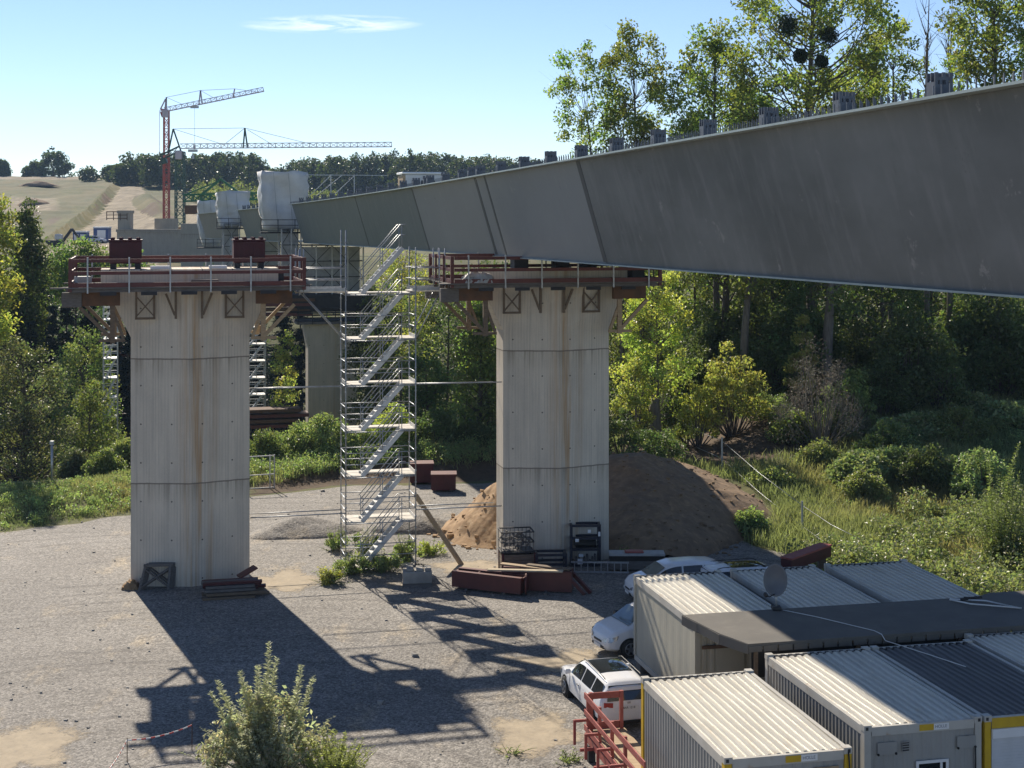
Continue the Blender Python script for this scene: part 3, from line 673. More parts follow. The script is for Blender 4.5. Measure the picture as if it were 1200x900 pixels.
# ------------------------------------------------------------------ steel girder
def goff(m): return -.00042 * max(0, m - 70) ** 2
def zt(m): return 17.95 - .0098 * m
def zb(m): return 14.1 - .0075 * m
GN, GW, INS = 14.4, 9.4, 1.37  # width enlarged on the unseen side to spread the girder's shadow over the containers
def gsec(m, o=0.0):
    n0 = GN + goff(m); h = zt(m) - zb(m)
    return n0, zt(m), zb(m)
def girder(m0, m1, label, lugs, bands, step=3.0):
    t = thing('steel_girder', label, 'bridge girder', (0, 0, 0), 0, 'steel box girder sections of the new bridge')
    ms = list(np.arange(m0, m1, step)) + [m1]
    def strip(pts_fn, name, m, smooth=True, closed=True):
        rings = [[B(x + goff(q), q, z) for x, z in pts_fn(q)] for q in ms]
        return MB().loft(rings, closed, True, smooth).build(name, m, t)
    for s, nm in ((1, 'web'), (-1, 'web')):
        def web(q, s=s):
            a = (GN if s > 0 else GN + GW); e = .05 * s; zt_, zb_ = zt(q) - .06, zb(q) + .05
            pts = []
            for k in range(9):
                f = k / 8; pts.append((a + s * (.32 + (INS - .32) * f) , zt_ + (zb_ - zt_) * f))
            return pts + [(x + e, z) for x, z in reversed(pts)]
        strip(web, nm, M['girder'], False)
    strip(lambda q: [(GN, zt(q) - .055), (GN, zt(q)), (GN + GW, zt(q)), (GN + GW, zt(q) - .055)], 'top_flange', M['girderedge'], False)
    strip(lambda q: [(GN + INS - .10, zb(q)), (GN + INS - .10, zb(q) + .045), (GN + GW - INS + .1, zb(q) + .045), (GN + GW - INS + .1, zb(q))], 'bottom_flange', M['girderedge'], False)
    for mm, w in bands:                                    # dark seam bands across the visible web
        def pt(q, f, e): return B(GN + goff(q) + .32 + (INS - .32) * f - e, q, zt(q) - .06 + (zb(q) + .05 - zt(q) + .06) * f)
        b = MB(); A = [pt(mm, 0.005, .012), pt(mm + w, 0.005, .012), pt(mm + w, .985, .012), pt(mm, .985, .012)]; C = [pt(mm, 0.005, -.01), pt(mm + w, 0.005, -.01), pt(mm + w, .985, -.01), pt(mm, .985, -.01)]
        b.hexa(A + C); b.build('seam_band', M['girderdark'], t)
    st = MB(); mstep = .30
    for q in np.arange(max(m0, 14) + .2, min(m1, 150) - .2, mstep):
        for dx in (.12, .30, .48):
            c = B(GN + goff(q) + dx, q, zt(q)); w = .014
            st.bar(c, c + Vector((0, 0, .20)), .024)
            if q > 60 and dx > .2: break
    o = st.build('shear_stud', M['lug'], t, fixn=False); o['kind'] = 'stuff'
    for q in lugs:
        l = MB()
        for y in (-.15, 0, .15):
            l.box(-.19, .19, y - .016, y + .016, 0, .25); l.box(-.19, .19, y - .016, y + .016, .33, .39)
            for x in (-.19, -.095, .035, .13): l.box(x, x + .06, y - .016, y + .016, .251, .329)
            for x in (-.19, -.035, .12): l.box(x, x + .07, y - .016, y + .016, .391, .48)
        l.box(-.192, -.165, -.13, .13, 0, .30); l.box(.165, .192, -.13, .13, 0, .30)
        l.xform(Matrix.Translation(B(GN + goff(q) + .42, q, zt(q) + .001)) @ Matrix.Rotation(BA, 4, 'Z')); l.build('lifting_lug', M['lug'], t)
    return t
lug_m = [25.9 + 4.05 * j for j in range(-2, 27)] + [68.2, 79.5]
girder(-14, 136, 'long grey steel girder crossing over the yard from the right edge of the picture', lug_m, [(50.1, .42), (65.0, .28), (66.9, .42), (83.3, .30), (104, .25)])
girder(147, 173, 'short grey girder section between the first and second white covers', [148.5 + 3.4 * k for k in range(7)], [(158, .3)])
girder(182, 206, 'small distant grey girder section behind the second white cover', [], [])

# ------------------------------------------------------------------ stair tower
def scaffold_tower(name, label, n0, m0, z0, bay, dep, lifts, lh, top_extra, full=True, loc_rz=BA, group=None):
    t = thing(name, label, 'stair tower', B(n0, m0, z0), loc_rz, group)
    H = lifts * lh + top_extra
    for x, y, zz in ((0, 0, H + 1.3), (bay, 0, H + .55), (0, dep, H + 1.3), (bay, dep, H + .55)):
        q = MB(); q.tube([(x, y, 0), (x, y, zz)], .027, 6)
        for k in range(int(zz / .5)): q.tube([(x, y, .25 + k * .5), (x, y, .30 + k * .5)], .045, 6) if full else None
        q.box(x - .08, x + .08, y - .08, y + .08, -.02, .01)
        q.build('standard', M['galv'], t)
    for k in range(lifts + 1):
        z = .15 + k * lh
        q = MB()
        for y in (0, dep): q.tube([(0, y, z - .08), (bay, y, z - .08)], .024, 6)
        for x in (0, bay): q.tube([(x, 0, z - .08), (x, dep, z - .08)], .024, 6)
        if k < lifts:
            for hz in (.5, 1.0):
                for y in (0, dep): q.tube([(0, y, z + hz), (bay, y, z + hz)], .022, 6)
                for x in (0, bay): q.tube([(x, 0, z + hz), (x, dep, z + hz)], .022, 6)
        q.build('ledger', M['galv'], t)
        l = MB()                                           # landings at both ends, joined along the back
        l.box(.03, .75, .05, dep - .05, z - .05, z); l.box(bay - .62, bay - .03, .05, dep - .05, z - .05, z); l.box(.76, bay - .63, dep * .52, dep - .05, z - .05, z)
        l.build('landing', M['deckalu'], t)
        for x in (.02, bay - .02): MB().box(x - .015, x + .015, .05, dep - .05, z + .002, z + .15).build('toe_board', M['alu'], t)
        if k < lifts or full:
            a = Vector((.72, dep * .27, z)); b = Vector((bay - .55, dep * .27, z + lh)); w = dep * .22
            s = MB()
            for sy in (-1, 1):
                s.bar(a + Vector((0, sy * w, -.02)), b + Vector((0, sy * w, -.02)), .045, .19)
            for i in range(9):
                f = (i + .6) / 9.3; c = a + (b - a) * f; s.box(c.x - .12, c.x + .12, c.y - w, c.y + w, c.z - .02, c.z + .012)
            s.build('stair_flight', M['alu'], t)
            h = MB()
            for sy in ((-1, 1) if full else (-1,)):
                y = a.y + sy * w
                for up in (.55, 1.0): h.tube([a + Vector((-.05, sy * w, up)), b + Vector((-.12, sy * w, up)), b + Vector((.12, sy * w, up)), ], .02, 5)
                for f in (.02, .5, .97): c = a + (b - a) * f; h.tube([(c.x, y, c.z), (c.x, y, c.z + 1.0)], .018, 5)
            h.build('handrail', M['galv'], t)
    return t
st = scaffold_tower('stair_tower', 'tall silver scaffold stair tower between the two concrete piers', 8.44, 64.55, .05, 3.07, 1.65, 6, 1.985, 1.6)
def local(n, m, z): return (n - 8.44, m - 64.55, z - .05)
for z in (8.1, 2.6):                                       # tie tubes to both piers
    for dz, m_ in ((.0, 64.5), (-.17, 66.2)):
        for a, b in ((4.35, 8.44), (11.52, 15.38)):
            q = MB(); q.tube([local(a, m_, z + dz + .02 * (b > 10)), local(b, m_, z + dz)], .028, 6); q.tube([local(a, m_, z + dz), local(a, m_, z + dz)], .03, 6) if 0 else None
            q.build('tie_tube', M['galv'], st)
for a, b, lab in ((6.6, 8.44, 'left'), (11.52, 12.6, 'right')):
    t = thing('gangway', 'pale scaffold gangway from the stair tower to the ' + ('left pier platform' if lab == 'left' else 'platform under the girder'), 'gangway', B(a, 64.55, 12.15), BA, 'gangways at the top of the stair tower')
    L = b - a; d = MB()
    for k in range(3): d.box(-.25, L + .1, .1 + k * .42, .1 + k * .42 + .40, 0, .05)
    d.build('deck', M['deckalu'], t)
    for y in (0.02, 1.5):
        q = MB()
        for z in (.55, 1.05): q.tube([(-.2, y, z), (L, y, z)], .026, 6)
        q.box(-.15, L, y - .015, y + .015, .052, .20)
        for x in (0.02, -.17 if lab == 'left' else L + .22): q.tube([(x if lab == 'left' else L - .02 + (x if x > L else 0) - (x > L) * (L - .02), y, -.1), (x if lab == 'left' else L - .02 + (x if x > L else 0) - (x > L) * (L - .02), y, 1.9)], .026, 6)
        q.build('guard_rail', M['galv'], t)
    for y in (.05, 1.45):
        q = MB()
        A = (0.0 if lab == 'left' else L, y, -.03)
        Bp = (L, y, -2.05) if lab == 'left' else (0, y, -2.05)
        q.tube([A, Bp], .026, 6)
        q.build('diagonal_brace', M['galv'], t)
# leaning timber prop, concrete blocks
a = gp(541, 662); b = ap(487, 580, 67.6)
o = plank('timber_prop', 'long pale timber prop leaning against the right side of the stair tower', 'timber prop', a, b, .22, .12, M['woodpale'])
t = thing('concrete_block', 'grey concrete ballast block on a pallet at the foot of the stair tower', 'concrete block', gp(489, 685), BA * .4)
MB().box(-.62, .62, -.45, .45, 0, .12).build('pallet', M['woodgrey'], t)
b = MB(); b.bevbox(-.6, .6, -.42, .42, .122, .62, .03)
for x in (-.45, -.05, .3): b.bevbox(x, x + .28, -.3, .3, .621, .74, .02)
b.build('block', M['block'], t)
# ------------------------------------------------------------------ far bridge: piers, falsework, covers, abutment
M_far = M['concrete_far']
def zground(n, m):
    p = B(n, m); return tz(p.x, p.y)
def far_pier(px, Y, w, ytop, label):
    p = ap(px, ytop, Y); z0 = tz(p.x, Y) - .3
    t = thing('concrete_pier', label, 'bridge pier', (p.x, Y, z0), BA, 'concrete bridge piers'); hw = w / 2
    MB().loft([hexa_plan(hw, hw * .5, hw * .62, z) for z in (-1, p.z - z0 - 2.2)]).build('shaft', M_far, t)
    MB().loft([hexa_plan(hw, hw * .5, hw * .62, p.z - z0 - 2.199), hexa_plan(hw * 1.18, hw * .55, hw * .66, p.z - z0)]).build('pier_head', M_far, t)
    d = MB(); d.box(-hw * 1.5, hw * 1.5, -hw * .95, hw * .95, p.z - z0 + .001, p.z - z0 + .22); d.build('deck', M['woodgrey'], t)
    g_ = MB()
    for y in (-hw * .93, hw * .93):
        for z in (.55, 1.0, 1.4): g_.box(-hw * 1.5, hw * 1.5, y - .03, y + .03, p.z - z0 + z - .07, p.z - z0 + z + .07)
        for x in np.linspace(-hw * 1.45, hw * 1.45, 6): g_.bar((x, y - .06, p.z - z0), (x, y - .06, p.z - z0 + 1.5), .07)
    g_.build('guard_rail', M['dark'], t)
    return t, p, z0
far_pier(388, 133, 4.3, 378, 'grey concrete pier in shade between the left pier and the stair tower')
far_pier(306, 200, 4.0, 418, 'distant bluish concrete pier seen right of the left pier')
def falsework(px0, px1, y0, y1, Y, dep, label, n=3):
    a = ap(px0, y1, Y); b = ap(px1, y0, Y); t = thing('falsework_tower', label, 'falsework tower', (a.x, Y, a.z), BA, 'falsework towers under the far girder'); W = (b.x - a.x) / CB; H = b.z - a.z
    xs = np.linspace(0, W, n)
    for x in xs:
        for y in (0, dep): MB().bar((x, y, 0), (x, y, H), .12).build('post', M['galv'], t)
    q = MB(); k = max(2, int(H / 1.1))
    for z in np.linspace(.2, H - .05, k):
        for y in (0, dep): q.bar((0, y, z), (W, y, z), .07)
        for x in xs: q.bar((x, 0, z), (x, dep, z), .07)
    q.build('ledger', M['dark'], t)
    zs = np.linspace(.2, H - .05, k); brc = {0: MB(), dep: MB()}
    for i in range(k - 1):
        for j in range(n - 1):
            for y in (0, dep): brc[y].bar((xs[j], y, zs[i if (i + j) % 2 else i + 1]), (xs[j + 1], y, zs[i + 1 if (i + j) % 2 else i]), .05)
    for y in (0, dep): brc[y].build('brace', M['dark'], t)
    s = MB(); s.box(.1, W - .1, dep * .45, dep * .5, H * .05, H * .95); s.build('netting', M['tarpgrey'], t)
falsework(352, 424, 287, 346, 131.5, 3.5, 'falsework with pale netting under the far end of the long girder', 5)
falsework(330, 352, 268, 345, 136, 3.0, 'narrow scaffold tower under the first white cover')
falsework(272, 326, 278, 330, 170, 3.5, 'falsework with netting under the second girder section', 4)
falsework(262, 280, 262, 330, 176, 3.0, 'narrow scaffold tower under the second white cover')
o = MB().box(-3.6, 3.6, -1.8, 1.8, -.75, .75).build('formwork_box', M['dark'], None); q = ap(386, 354, 133); o.location = q; o.rotation_euler = (0, 0, BA); tag(o, 'dark formwork box on top of the far grey pier', 'formwork box')
def cover(px0, px1, ytop, ybot, Y, dep, label, seed, taper=.2):
    a = ap(px0, ybot, Y); b = ap(px1, ytop, Y); W = (b.x - a.x) / CB; H = b.z - a.z; r = np.random.default_rng(seed)
    t = thing('weather_cover', label, 'tarpaulin cover', (a.x, Y, a.z), BA, 'white tarpaulin covers over the girder joints')
    n, k = 7, 12; rings = []
    for j in range(k + 1):
        f = j / k; ring = []; w0 = W * taper * max(0, .45 - f) * 1.2; bul = .12 * math.sin(f * 9 + seed) * W * .25
        per = []
        for i in range(n): per.append((i / (n - 1), 0))
        for i in range(1, n): per.append((1, i / (n - 1)))
        for i in range(1, n): per.append((1 - i / (n - 1), 1))
        for i in range(1, n - 1): per.append((0, 1 - i / (n - 1)))
        for (u, v) in per:
            x = w0 + (W - w0) * u; y = dep * v; e = r.normal() * .07
            x += (-abs(bul) if u == 0 else (abs(bul) * .3 if u == 1 else 0)) + e; y += r.normal() * .09 + .25 * math.sin(u * 5 + f * 6 + seed) * (v == 0)
            ring.append((x, y, H * f + (.12 * math.sin(u * 8 + seed) if j == k else r.normal() * .03)))
        rings.append(ring)
    MB().loft(rings, True, True, True).build('cover_sheet', M['tarp'], t)
    q = MB()
    for f in (.33, .66): q.bar((W * f, -.32, .1), (W * (f - .1), -.32, H * .98), .05)
    q.build('strap', M['tarpgrey'], t)
    p = MB(); p.box(-.3, W + .3, -1.2, -.02, -.35, -.2)
    for z in (.25, .75, 1.25): p.bar((-.3, -1.15, z - .35), (W + .3, -1.15, z - .35), .06)
    for x in np.linspace(-.25, W + .25, 4): p.bar((x, -1.15, -.3), (x, -1.15, .95), .06)
    p.build('side_gantry', M['dark'], t)
    return t
cover(308, 359, 201, 269, 138, 5.0, 'large white tarpaulin cover at the far end of the long girder', 2)
cover(256, 291, 224, 265, 176, 5.0, 'middle white tarpaulin cover between two girder sections', 5)
cover(233, 256, 235, 288, 206, 5.0, 'smallest white tarpaulin cover, farthest along the bridge', 9, .5)
# white shelter on the girder deck
t = thing('site_shelter', 'white covered shelter with a tan end standing on the girder top', 'shelter', B(GN + goff(94) + 1.9, 95, zt(94)), BA)
MB().bevbox(.05, 2.5, -1, 1, 0, 1.15, .08).build('cover_sheet', M['tarp'], t)
MB().box(-.12, .045, -.95, .95, 0, 1.05).build('end_panel', M['woodpale'], t)
q = MB()
for x in (.6, 1.2, 1.8): q.box(x - .14, x + .14, -1.03, -1.004, .3, .75)
q.build('opening', M['dark'], t)
MB().bevbox(-.2, 2.6, -1.1, 1.1, 1.152, 1.28, .05).build('roof', M['white'], t)
# scaffold poles beside the first cover
t = thing('pole_frame', 'thin scaffold pole frame on the deck right of the largest white cover', 'pole frame', ap(360, 232, 139), BA)
q = MB()
for x in (0, 2.2, 4.4): q.bar((x, 0, 0), (x, 0, 2.2), .07)
q.bar((-.2, 0, 2.15), (7.5, 0, 2.15), .06); q.bar((0, 0, 0), (2.2, 0, 2.1), .05); q.bar((2.2, 0, 0), (4.4, 0, 2.1), .05); q.bar((.6, 0, 0), (3.2, 0, 2.1), .05)
q.build('pole', M['galv'], t)
# abutment
def wall(px0, px1, ytop, ybot, Y, dep, label, rz=0, cap=True):
    a = ap(px0, ybot, Y); b = ap(px1, ytop, Y)
    t = thing('abutment_wall', label, 'concrete wall', (a.x, Y, a.z), rz, 'concrete walls of the far abutment')
    W, H = b.x - a.x, b.z - a.z
    MB().box(0, W, 0, dep, 0, H).build('wall_body', M['concrete_wall'], t)
    if cap: MB().box(-.15, W + .15, -.12, dep + .1, H + .001, H + .5).build('coping', M['concrete_wall'], t)
    return t
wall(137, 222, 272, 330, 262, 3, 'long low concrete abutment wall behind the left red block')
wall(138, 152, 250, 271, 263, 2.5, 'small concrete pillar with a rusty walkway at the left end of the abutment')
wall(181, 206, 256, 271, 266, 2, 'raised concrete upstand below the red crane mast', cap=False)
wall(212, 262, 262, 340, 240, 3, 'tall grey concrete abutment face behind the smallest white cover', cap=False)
t = thing('walkway_rail', 'rusty walkway railing beside the abutment pillar', 'railing', ap(125, 256, 263)); q = MB()
for z in (0, .6, 1.2): q.bar((0, 0, z), (3.6, 0, z), .12)
for x in (0, 1.2, 2.4, 3.6): q.bar((x, 0, -.3), (x, 0, 1.25), .12)
q.build('rail', M['woodrust'], t)
# ------------------------------------------------------------------ cranes
def lattice(mb, a, b, w, seg, ch=.16, br=.08, tri=False):
    a = Vector(a); b = Vector(b); d = (b - a); L = d.length; d.normalize(); up = Vector((0, 0, 1)) if abs(d.z) < .9 else Vector((0, 1, 0))
    r_ = d.cross(up).normalized(); u = r_.cross(d).normalized()
    cs = [(-.5, -.5), (.5, -.5), (.5, .5), (-.5, .5)] if not tri else [(-.5, 0), (.5, 0), (0, .9)]
    P = lambda i, s: a + d * s + r_ * cs[i][0] * w + u * cs[i][1] * w
    n = max(2, int(L / seg))
    for i in range(len(cs)):
        mb.bar(P(i, 0), P(i, L), ch); j = (i + 1) % len(cs)
        for k in range(n):
            s0, s1 = L * k / n, L * (k + 1) / n
            mb.bar(P(i, s0), P(j, s1) if k % 2 == 0 else P(j, s1), br) if k % 2 == 0 else mb.bar(P(j, s0), P(i, s1), br)
            mb.bar(P(i, s1), P(j, s1), br)
def crane(label, Y, pts, mast_m, jib_m, base_y, mast_w):
    px, ytop = pts['mast']; a = ap(px, base_y, Y); b = ap(px, ytop, Y)
    t = thing('tower_crane', label, 'tower crane', a, 0, 'tower cranes on the far hillside'); o = a
    L = lambda q, dy=0: Vector(ap(q[0], q[1], Y)) - o + Vector((0, dy, 0))
    seg = pts['split'] if 'split' in pts else None
    m = MB(); zb_ = (b - a).z
    if seg:
        zs = ap(px, seg, Y).z - o.z
        lattice(m, (0, 0, 0), (0, 0, zs), mast_w, 1.3, .22, .13); m.build('mast', M[mast_m], t)
        m2 = MB(); lattice(m2, (0, 0, zs + .05), (0, 0, zb_), mast_w * .92, 1.3, .2, .12); m2.build('upper_mast', M[pts['upper']], t)
    else:
        lattice(m, (0, 0, 0), (0, 0, zb_), mast_w, 1.5, .22, .13); m.build('mast', M[mast_m], t)
    j = MB(); lattice(j, L(pts['jib0']), L(pts['jib1'], pts.get('away', 0)), 1.0, 1.3, .13, .08, True); j.build('jib', M[jib_m], t)
    if 'cjib' in pts:
        c = MB(); lattice(c, L(pts['jib0']), L(pts['cjib']), .9, 1.3, .2, .1); c.bar(L(pts['cjib']) - Vector((0, 0, .9)), L(pts['cjib']) + Vector((.9, 0, -.6)), .9, 1.1); c.build('counter_jib', M[mast_m], t)
    for s in pts['struts']: MB().bar(L(s[0]), L(s[1]), .26).build('strut', M[pts.get('head', mast_m)], t)
    ti = MB()
    for s in pts['ties']: ti.bar(L(s[0]), L(s[1]), .085)
    ti.build('tie_rod', M['cranegrey'], t)
    h = MB(); hp = pts['hook']; q = L(hp[0]); e = L(hp[1]); h.bar(q - Vector((.9, 0, .1)), q + Vector((.9, 0, -.1)), .5); h.bar(q, e, .05); h.bar(e, e - Vector((0, 0, .9)), .4); h.build('hook', M['galv'], t)
    cab = MB(); c = Vector((0, -.9, zb_ - .6)); cab.bevbox(c.x - .6, c.x + .6, c.y - .6, c.y + .6, c.z - .9, c.z + .8, .08); cab.build('cab', M[jib_m], t)
    return t
crane('red crane with a pale jib rising to the right above the hillside', 330, dict(mast=(195, 130), split=186, upper='cranepink', jib0=(193, 131), jib1=(309, 107), cjib=(189, 130),
      struts=[((195, 132), (195, 114)), ((193, 131), (195, 114)), ((188, 128), (194, 116)), ((233, 123), (235, 106)), ((237, 122), (235, 106)), ((273, 115), (275, 104))],
      ties=[((195, 114), (235, 106)), ((235, 106), (275, 104)), ((195, 114), (222, 126)), ((275, 104), (300, 108)), ((235, 106), (258, 119)), ((195, 114), (187, 130)), ((187, 130), (187, 180))], hook=((228, 125), (228, 170)), head='cranegrey'), 'cranered', 'cranegrey', 266, 1.15)
c2 = crane('dark green crane with a level pale jib pointing right over the wood', 292, dict(mast=(211, 178), jib0=(211, 174), jib1=(459, 172), cjib=(190, 184),
      struts=[((203, 151), (212, 177)), ((203, 151), (197, 180)), ((285, 173), (287, 150)), ((290, 173), (287, 150))],
      ties=[((203, 151), (287, 150)), ((203, 151), (264, 170)), ((287, 150), (369, 170)), ((287, 150), (262, 170)), ((290, 152), (320, 170))], hook=((226, 176), (226, 181))), 'cranegreen', 'cranegrey', 266, 1.6)
q = MB(); q.box(-1.05, 1.05, -1.05, 1.05, -6.2, -.02); q.build('ballast_base', M['orange'], c2)
# green gantry behind the covers
t = thing('green_gantry', 'green steel gantry lying across the bridge behind the white covers', 'gantry', ap(216, 232, 255)); q = MB()
lattice(q, (0, 0, 0), (16, 0, .4), 1.1, 1.4, .3, .18); q.bar((3, 0, .6), (6.2, 0, 3.2), .35); q.bar((6.2, 0, 3.2), (9.5, 0, .8), .35); q.bar((0, 0, .5), (6.2, 0, 3.0), .2)
q.build('truss', M['green'], t)
o = MB(); o.bevbox(-1.3, 1.3, -1, 1, 0, 1.5, .1); o = o.build('brown_crate', M['woodrust'], None); o.location = ap(227, 251, 252); tag(o, 'rust brown crate at the foot of the green crane', 'crate')
# ------------------------------------------------------------------ site cabins and vehicles on the hillside
def cabin(px, py, Y, w, h, label, wins):
    p = ap(px, py, Y); p.z = tz(p.x, Y)
    t = thing('site_cabin', label, 'site cabin', p, 0, 'blue site cabins on the hillside')
    MB().bevbox(-w/2, w/2, 0, 2.4, 0, h, .08).build('body', M['blue'], t); MB().box(-w/2 - .05, w/2 + .05, -.1, 2.5, h + .001, h + .3).build('roof', M['white'], t)
    for x, ww in wins: MB().box(x - ww/2, x + ww/2, -.06, -.004, h * .25, h * .85).build('window', M['white'], t)
cabin(93, 277, 296, 2.6, 2.3, 'small blue site cabin with two white windows beside the bushes', [(-.6, .9), (.6, .9)])
cabin(118, 266, 305, 3.0, 2.7, 'blue site cabin with one large white window on the hillside track', [(.15, 1.7)])
def excavator(px, py, Y):
    p = ap(px, py, Y); p.z = tz(p.x, Y); t = thing('excavator', 'dark excavator with a pale cab at the edge of the hillside track', 'excavator', p)
    for y in (-1, 1):
        q = MB(); q.loft([[(x * 1.9, y + s * .3, .45 + z * .45) for x, z in ((-1, 0), (-.85, -1), (.85, -1), (1, 0), (.85, 1), (-.85, 1))] for s in (-1, 1)]); q.build('track', M['dark'], t)
    MB().bevbox(-1.8, 1.3, -1.1, 1.1, 1.0, 2.0, .15).build('body', M['dark'], t); MB().bevbox(.0, 1.3, -1.1, 0, 2.01, 3.2, .2).build('cab', M['tarp'], t)
    q = MB(); q.bar((1.2, .3, 1.8), (3.0, .3, 4.2), .4, .5); q.bar((3.0, .3, 4.2), (4.4, .3, 2.2), .3, .4); q.build('boom', M['dark'], t)
    MB().extr([(4.3, -.2, 2.3), (4.9, -.2, 1.6), (4.2, -.2, 1.2), (3.9, -.2, 1.8)], (0, 0, 0), (0, 1.0, 0)).build('bucket', M['dark'], t)
excavator(66, 272, 292)
heap('earth_mound', 'low dark spoil ridge high on the bare hillside', 'earth mound', -187, 590, 7, 4, 2.2, M['dirt'], 12, 24, .7)
heap('earth_mound', 'dark spoil heap on the hillside meadow left of the track', 'earth mound', -150.5, 470, 5.2, 5, 2.6, M['dirt'], 11, 24, .7)
bpy.context.view_layer.update()
for o in COL.objects:
    if o.name.startswith('earth_mound') and o.location.y > 400: o.location.z = tz(o.location.x, o.location.y)
# ------------------------------------------------------------------ containers
CA = math.atan2(.2215, .975)
def C(a, b, z=0.0): return Vector((4.17 + .975 * a + .2215 * b, 50.9 + .2215 * a - .975 * b, z))
FONT_SEG = {'H': [((0,0),(0,1)),((1,0),(1,1)),((0,.5),(1,.5))], 'O': [((0,0),(0,1)),((1,0),(1,1)),((0,1),(1,1)),((0,0),(1,0))], 'L': [((0,0),(0,1)),((0,0),(1,0))], 'E': [((0,0),(0,1)),((0,0),(1,0)),((0,.5),(.8,.5)),((0,1),(1,1))]}
def text_mesh(txt, size, m, name, parent, loc, rx=math.pi / 2, rz=0.0, wide=1.0, ext=.002):
    cu = bpy.data.curves.new(name, 'FONT'); cu.body = txt; cu.size = size; cu.extrude = ext; cu.align_x = 'CENTER'; cu.align_y = 'CENTER'
    o = bpy.data.objects.new(name + '_tmp', cu); COL.objects.link(o); bpy.context.view_layer.update()
    dg = bpy.context.evaluated_depsgraph_get(); me = bpy.data.meshes.new_from_object(o.evaluated_get(dg)); bpy.data.objects.remove(o); bpy.data.curves.remove(cu)
    me.materials.clear(); me.materials.append(m); q = bpy.data.objects.new(name, me); COL.objects.link(q); q.parent = parent
    q.location = loc; q.rotation_euler = (rx, 0, rz); q.scale = (wide, 1, 1); return q
def container(a, b, label, wall='contwall', roof='controof', post='rail', W=3.05, Lg=6.1, H=2.85, front=None, side_ribs=True, ribs=13, zskid=.35, seed=0, edge='rail', sign=None, header=None):
    t = thing('site_container', label, 'site container', C(a, b, zskid), CA, 'stacked rows of site containers')
    q = MB()
    for x in (.25, W / 2, W - .25):
        for y in (.3, Lg - .3): q.bevbox(x - .2, x + .2, y - .25, y + .25, -zskid, -.003, .02)
    q.build('skid', M['woodgrey'], t)
    q = MB()
    for (x0, x1, y0, y1) in ((0, W, 0, .12), (0, W, Lg - .12, Lg), (0, .12, .121, Lg - .121), (W - .12, W, .121, Lg - .121)): q.box(x0, x1, y0, y1, 0, .18)
    q.build('floor_frame', M[edge], t)
    # walls with real trapezoid ribs
    def ribwall(p0, p1, out, z0, z1, pitch=.20, dep=.035, name='wall'):
        p0 = Vector(p0); p1 = Vector(p1); d = (p1 - p0); L = d.length; d.normalize(); out = Vector(out); k = max(1, int(L / pitch)); pr = []
        for i in range(k):
            s = L * i / k; w = L / k
            for f, e in ((0, 0), (.35, 0), (.5, 1), (.85, 1)): pr.append((s + w * f, e))
        pr.append((L, 0)); ring = [[p0 + d * s + out * (e * dep) + Vector((0, 0, z)) for s, e in pr] for z in (z0, z1)]
        back = [[p0 + d * s - out * .03 + Vector((0, 0, z)) for s in (L, 0)] for z in (z0, z1)]
        return MB().loft([ring[0] + back[0], ring[1] + back[1]], True, True).build(name, M[wall], t)
    dep = .035 if side_ribs else .004; pit = .20 if side_ribs else .6
    ribwall((.03, Lg - .14, 0), (.03, .14, 0), (-1, 0, 0), .18, H - .22, pit, dep)
    ribwall((W - .03, .14, 0), (W - .03, Lg - .14, 0), (1, 0, 0), .18, H - .22, pit, dep)
    ribwall((W - .14, Lg - .03, 0), (.14, Lg - .03, 0), (0, 1, 0), .18, H - .22, .25, .02)
    ribwall((.14, .03, 0), (W - .14, .03, 0), (0, -1, 0), .18, H - .22, .25, .015)
    for i, (x, y) in enumerate(((0, 0), (W, 0), (W, Lg), (0, Lg))):
        sx = 1 if x == 0 else -1; sy = 1 if y == 0 else -1
        q = MB(); q.box(min(x - .02 * sx, x + .15 * sx), max(x - .02 * sx, x + .15 * sx), min(y - .02 * sy, y + .15 * sy), max(y - .02 * sy, y + .15 * sy), .181, H - .101)
        q.build('corner_post', M[post], t)
        q = MB(); q.box(min(x - .03 * sx, x + .17 * sx), max(x - .03 * sx, x + .17 * sx), min(y - .03 * sy, y + .17 * sy), max(y - .03 * sy, y + .17 * sy), H - .10, H + .045)
        q.build('corner_casting', M[edge], t)
        e = MB(); e.box(x + .045 * sx - .035, x + .045 * sx + .035, y - .034 * sy - .001, y - .034 * sy + .001, H - .07, H + .01); e.build('lifting_eye', M['dark'], t)
    q = MB()
    for (x0, x1, y0, y1) in ((.171, W - .171, -.015, .09), (.171, W - .171, Lg - .09, Lg + .015), (-.015, .09, .171, Lg - .171), (W - .09, W + .015, .171, Lg - .171)): q.box(x0, x1, y0, y1, H - .22, H - .005)
    q.build('roof_frame', M[edge], t)
    if header: MB().box(.172, W - .172, -.03, -.0155, H - .30, H - .02).build('header', M[header], t)
    # roof sheet: ribs run the long way
    k = ribs; pr = []
    for i in range(k):
        s = .10 + (W - .20) * i / k; w = (W - .20) / k
        for f, e in ((0, 0), (.30, 0), (.42, 1), (.78, 1), (.90, 0)): pr.append((s + w * f, e))
    pr.append((W - .10, 0)); rng = np.random.default_rng(seed)
    rings = []
    for y in np.linspace(.10, Lg - .10, 9): rings.append([(s, y, H - .045 + e * .048 + .012 * math.sin(y * 1.9 + s * 2 + seed)) for s, e in pr] + [(W - .10, y, H - .12), (.10, y, H - .12)])
    MB().loft(rings, True, True).build('roof', M[roof], t)
    pl = [(.10, H - .10)]
    for i in range(k): s = .10 + (W - .20) * (i + .60) / k; pl += [(s - .056, H - .034), (s - .055, H + .018), (s + .055, H + .018), (s + .056, H - .034)]
    pl += [(W - .10, H - .034), (W - .10, H - .10)]; pl[0:1] = [(.10, H - .10), (.10, H - .034)]
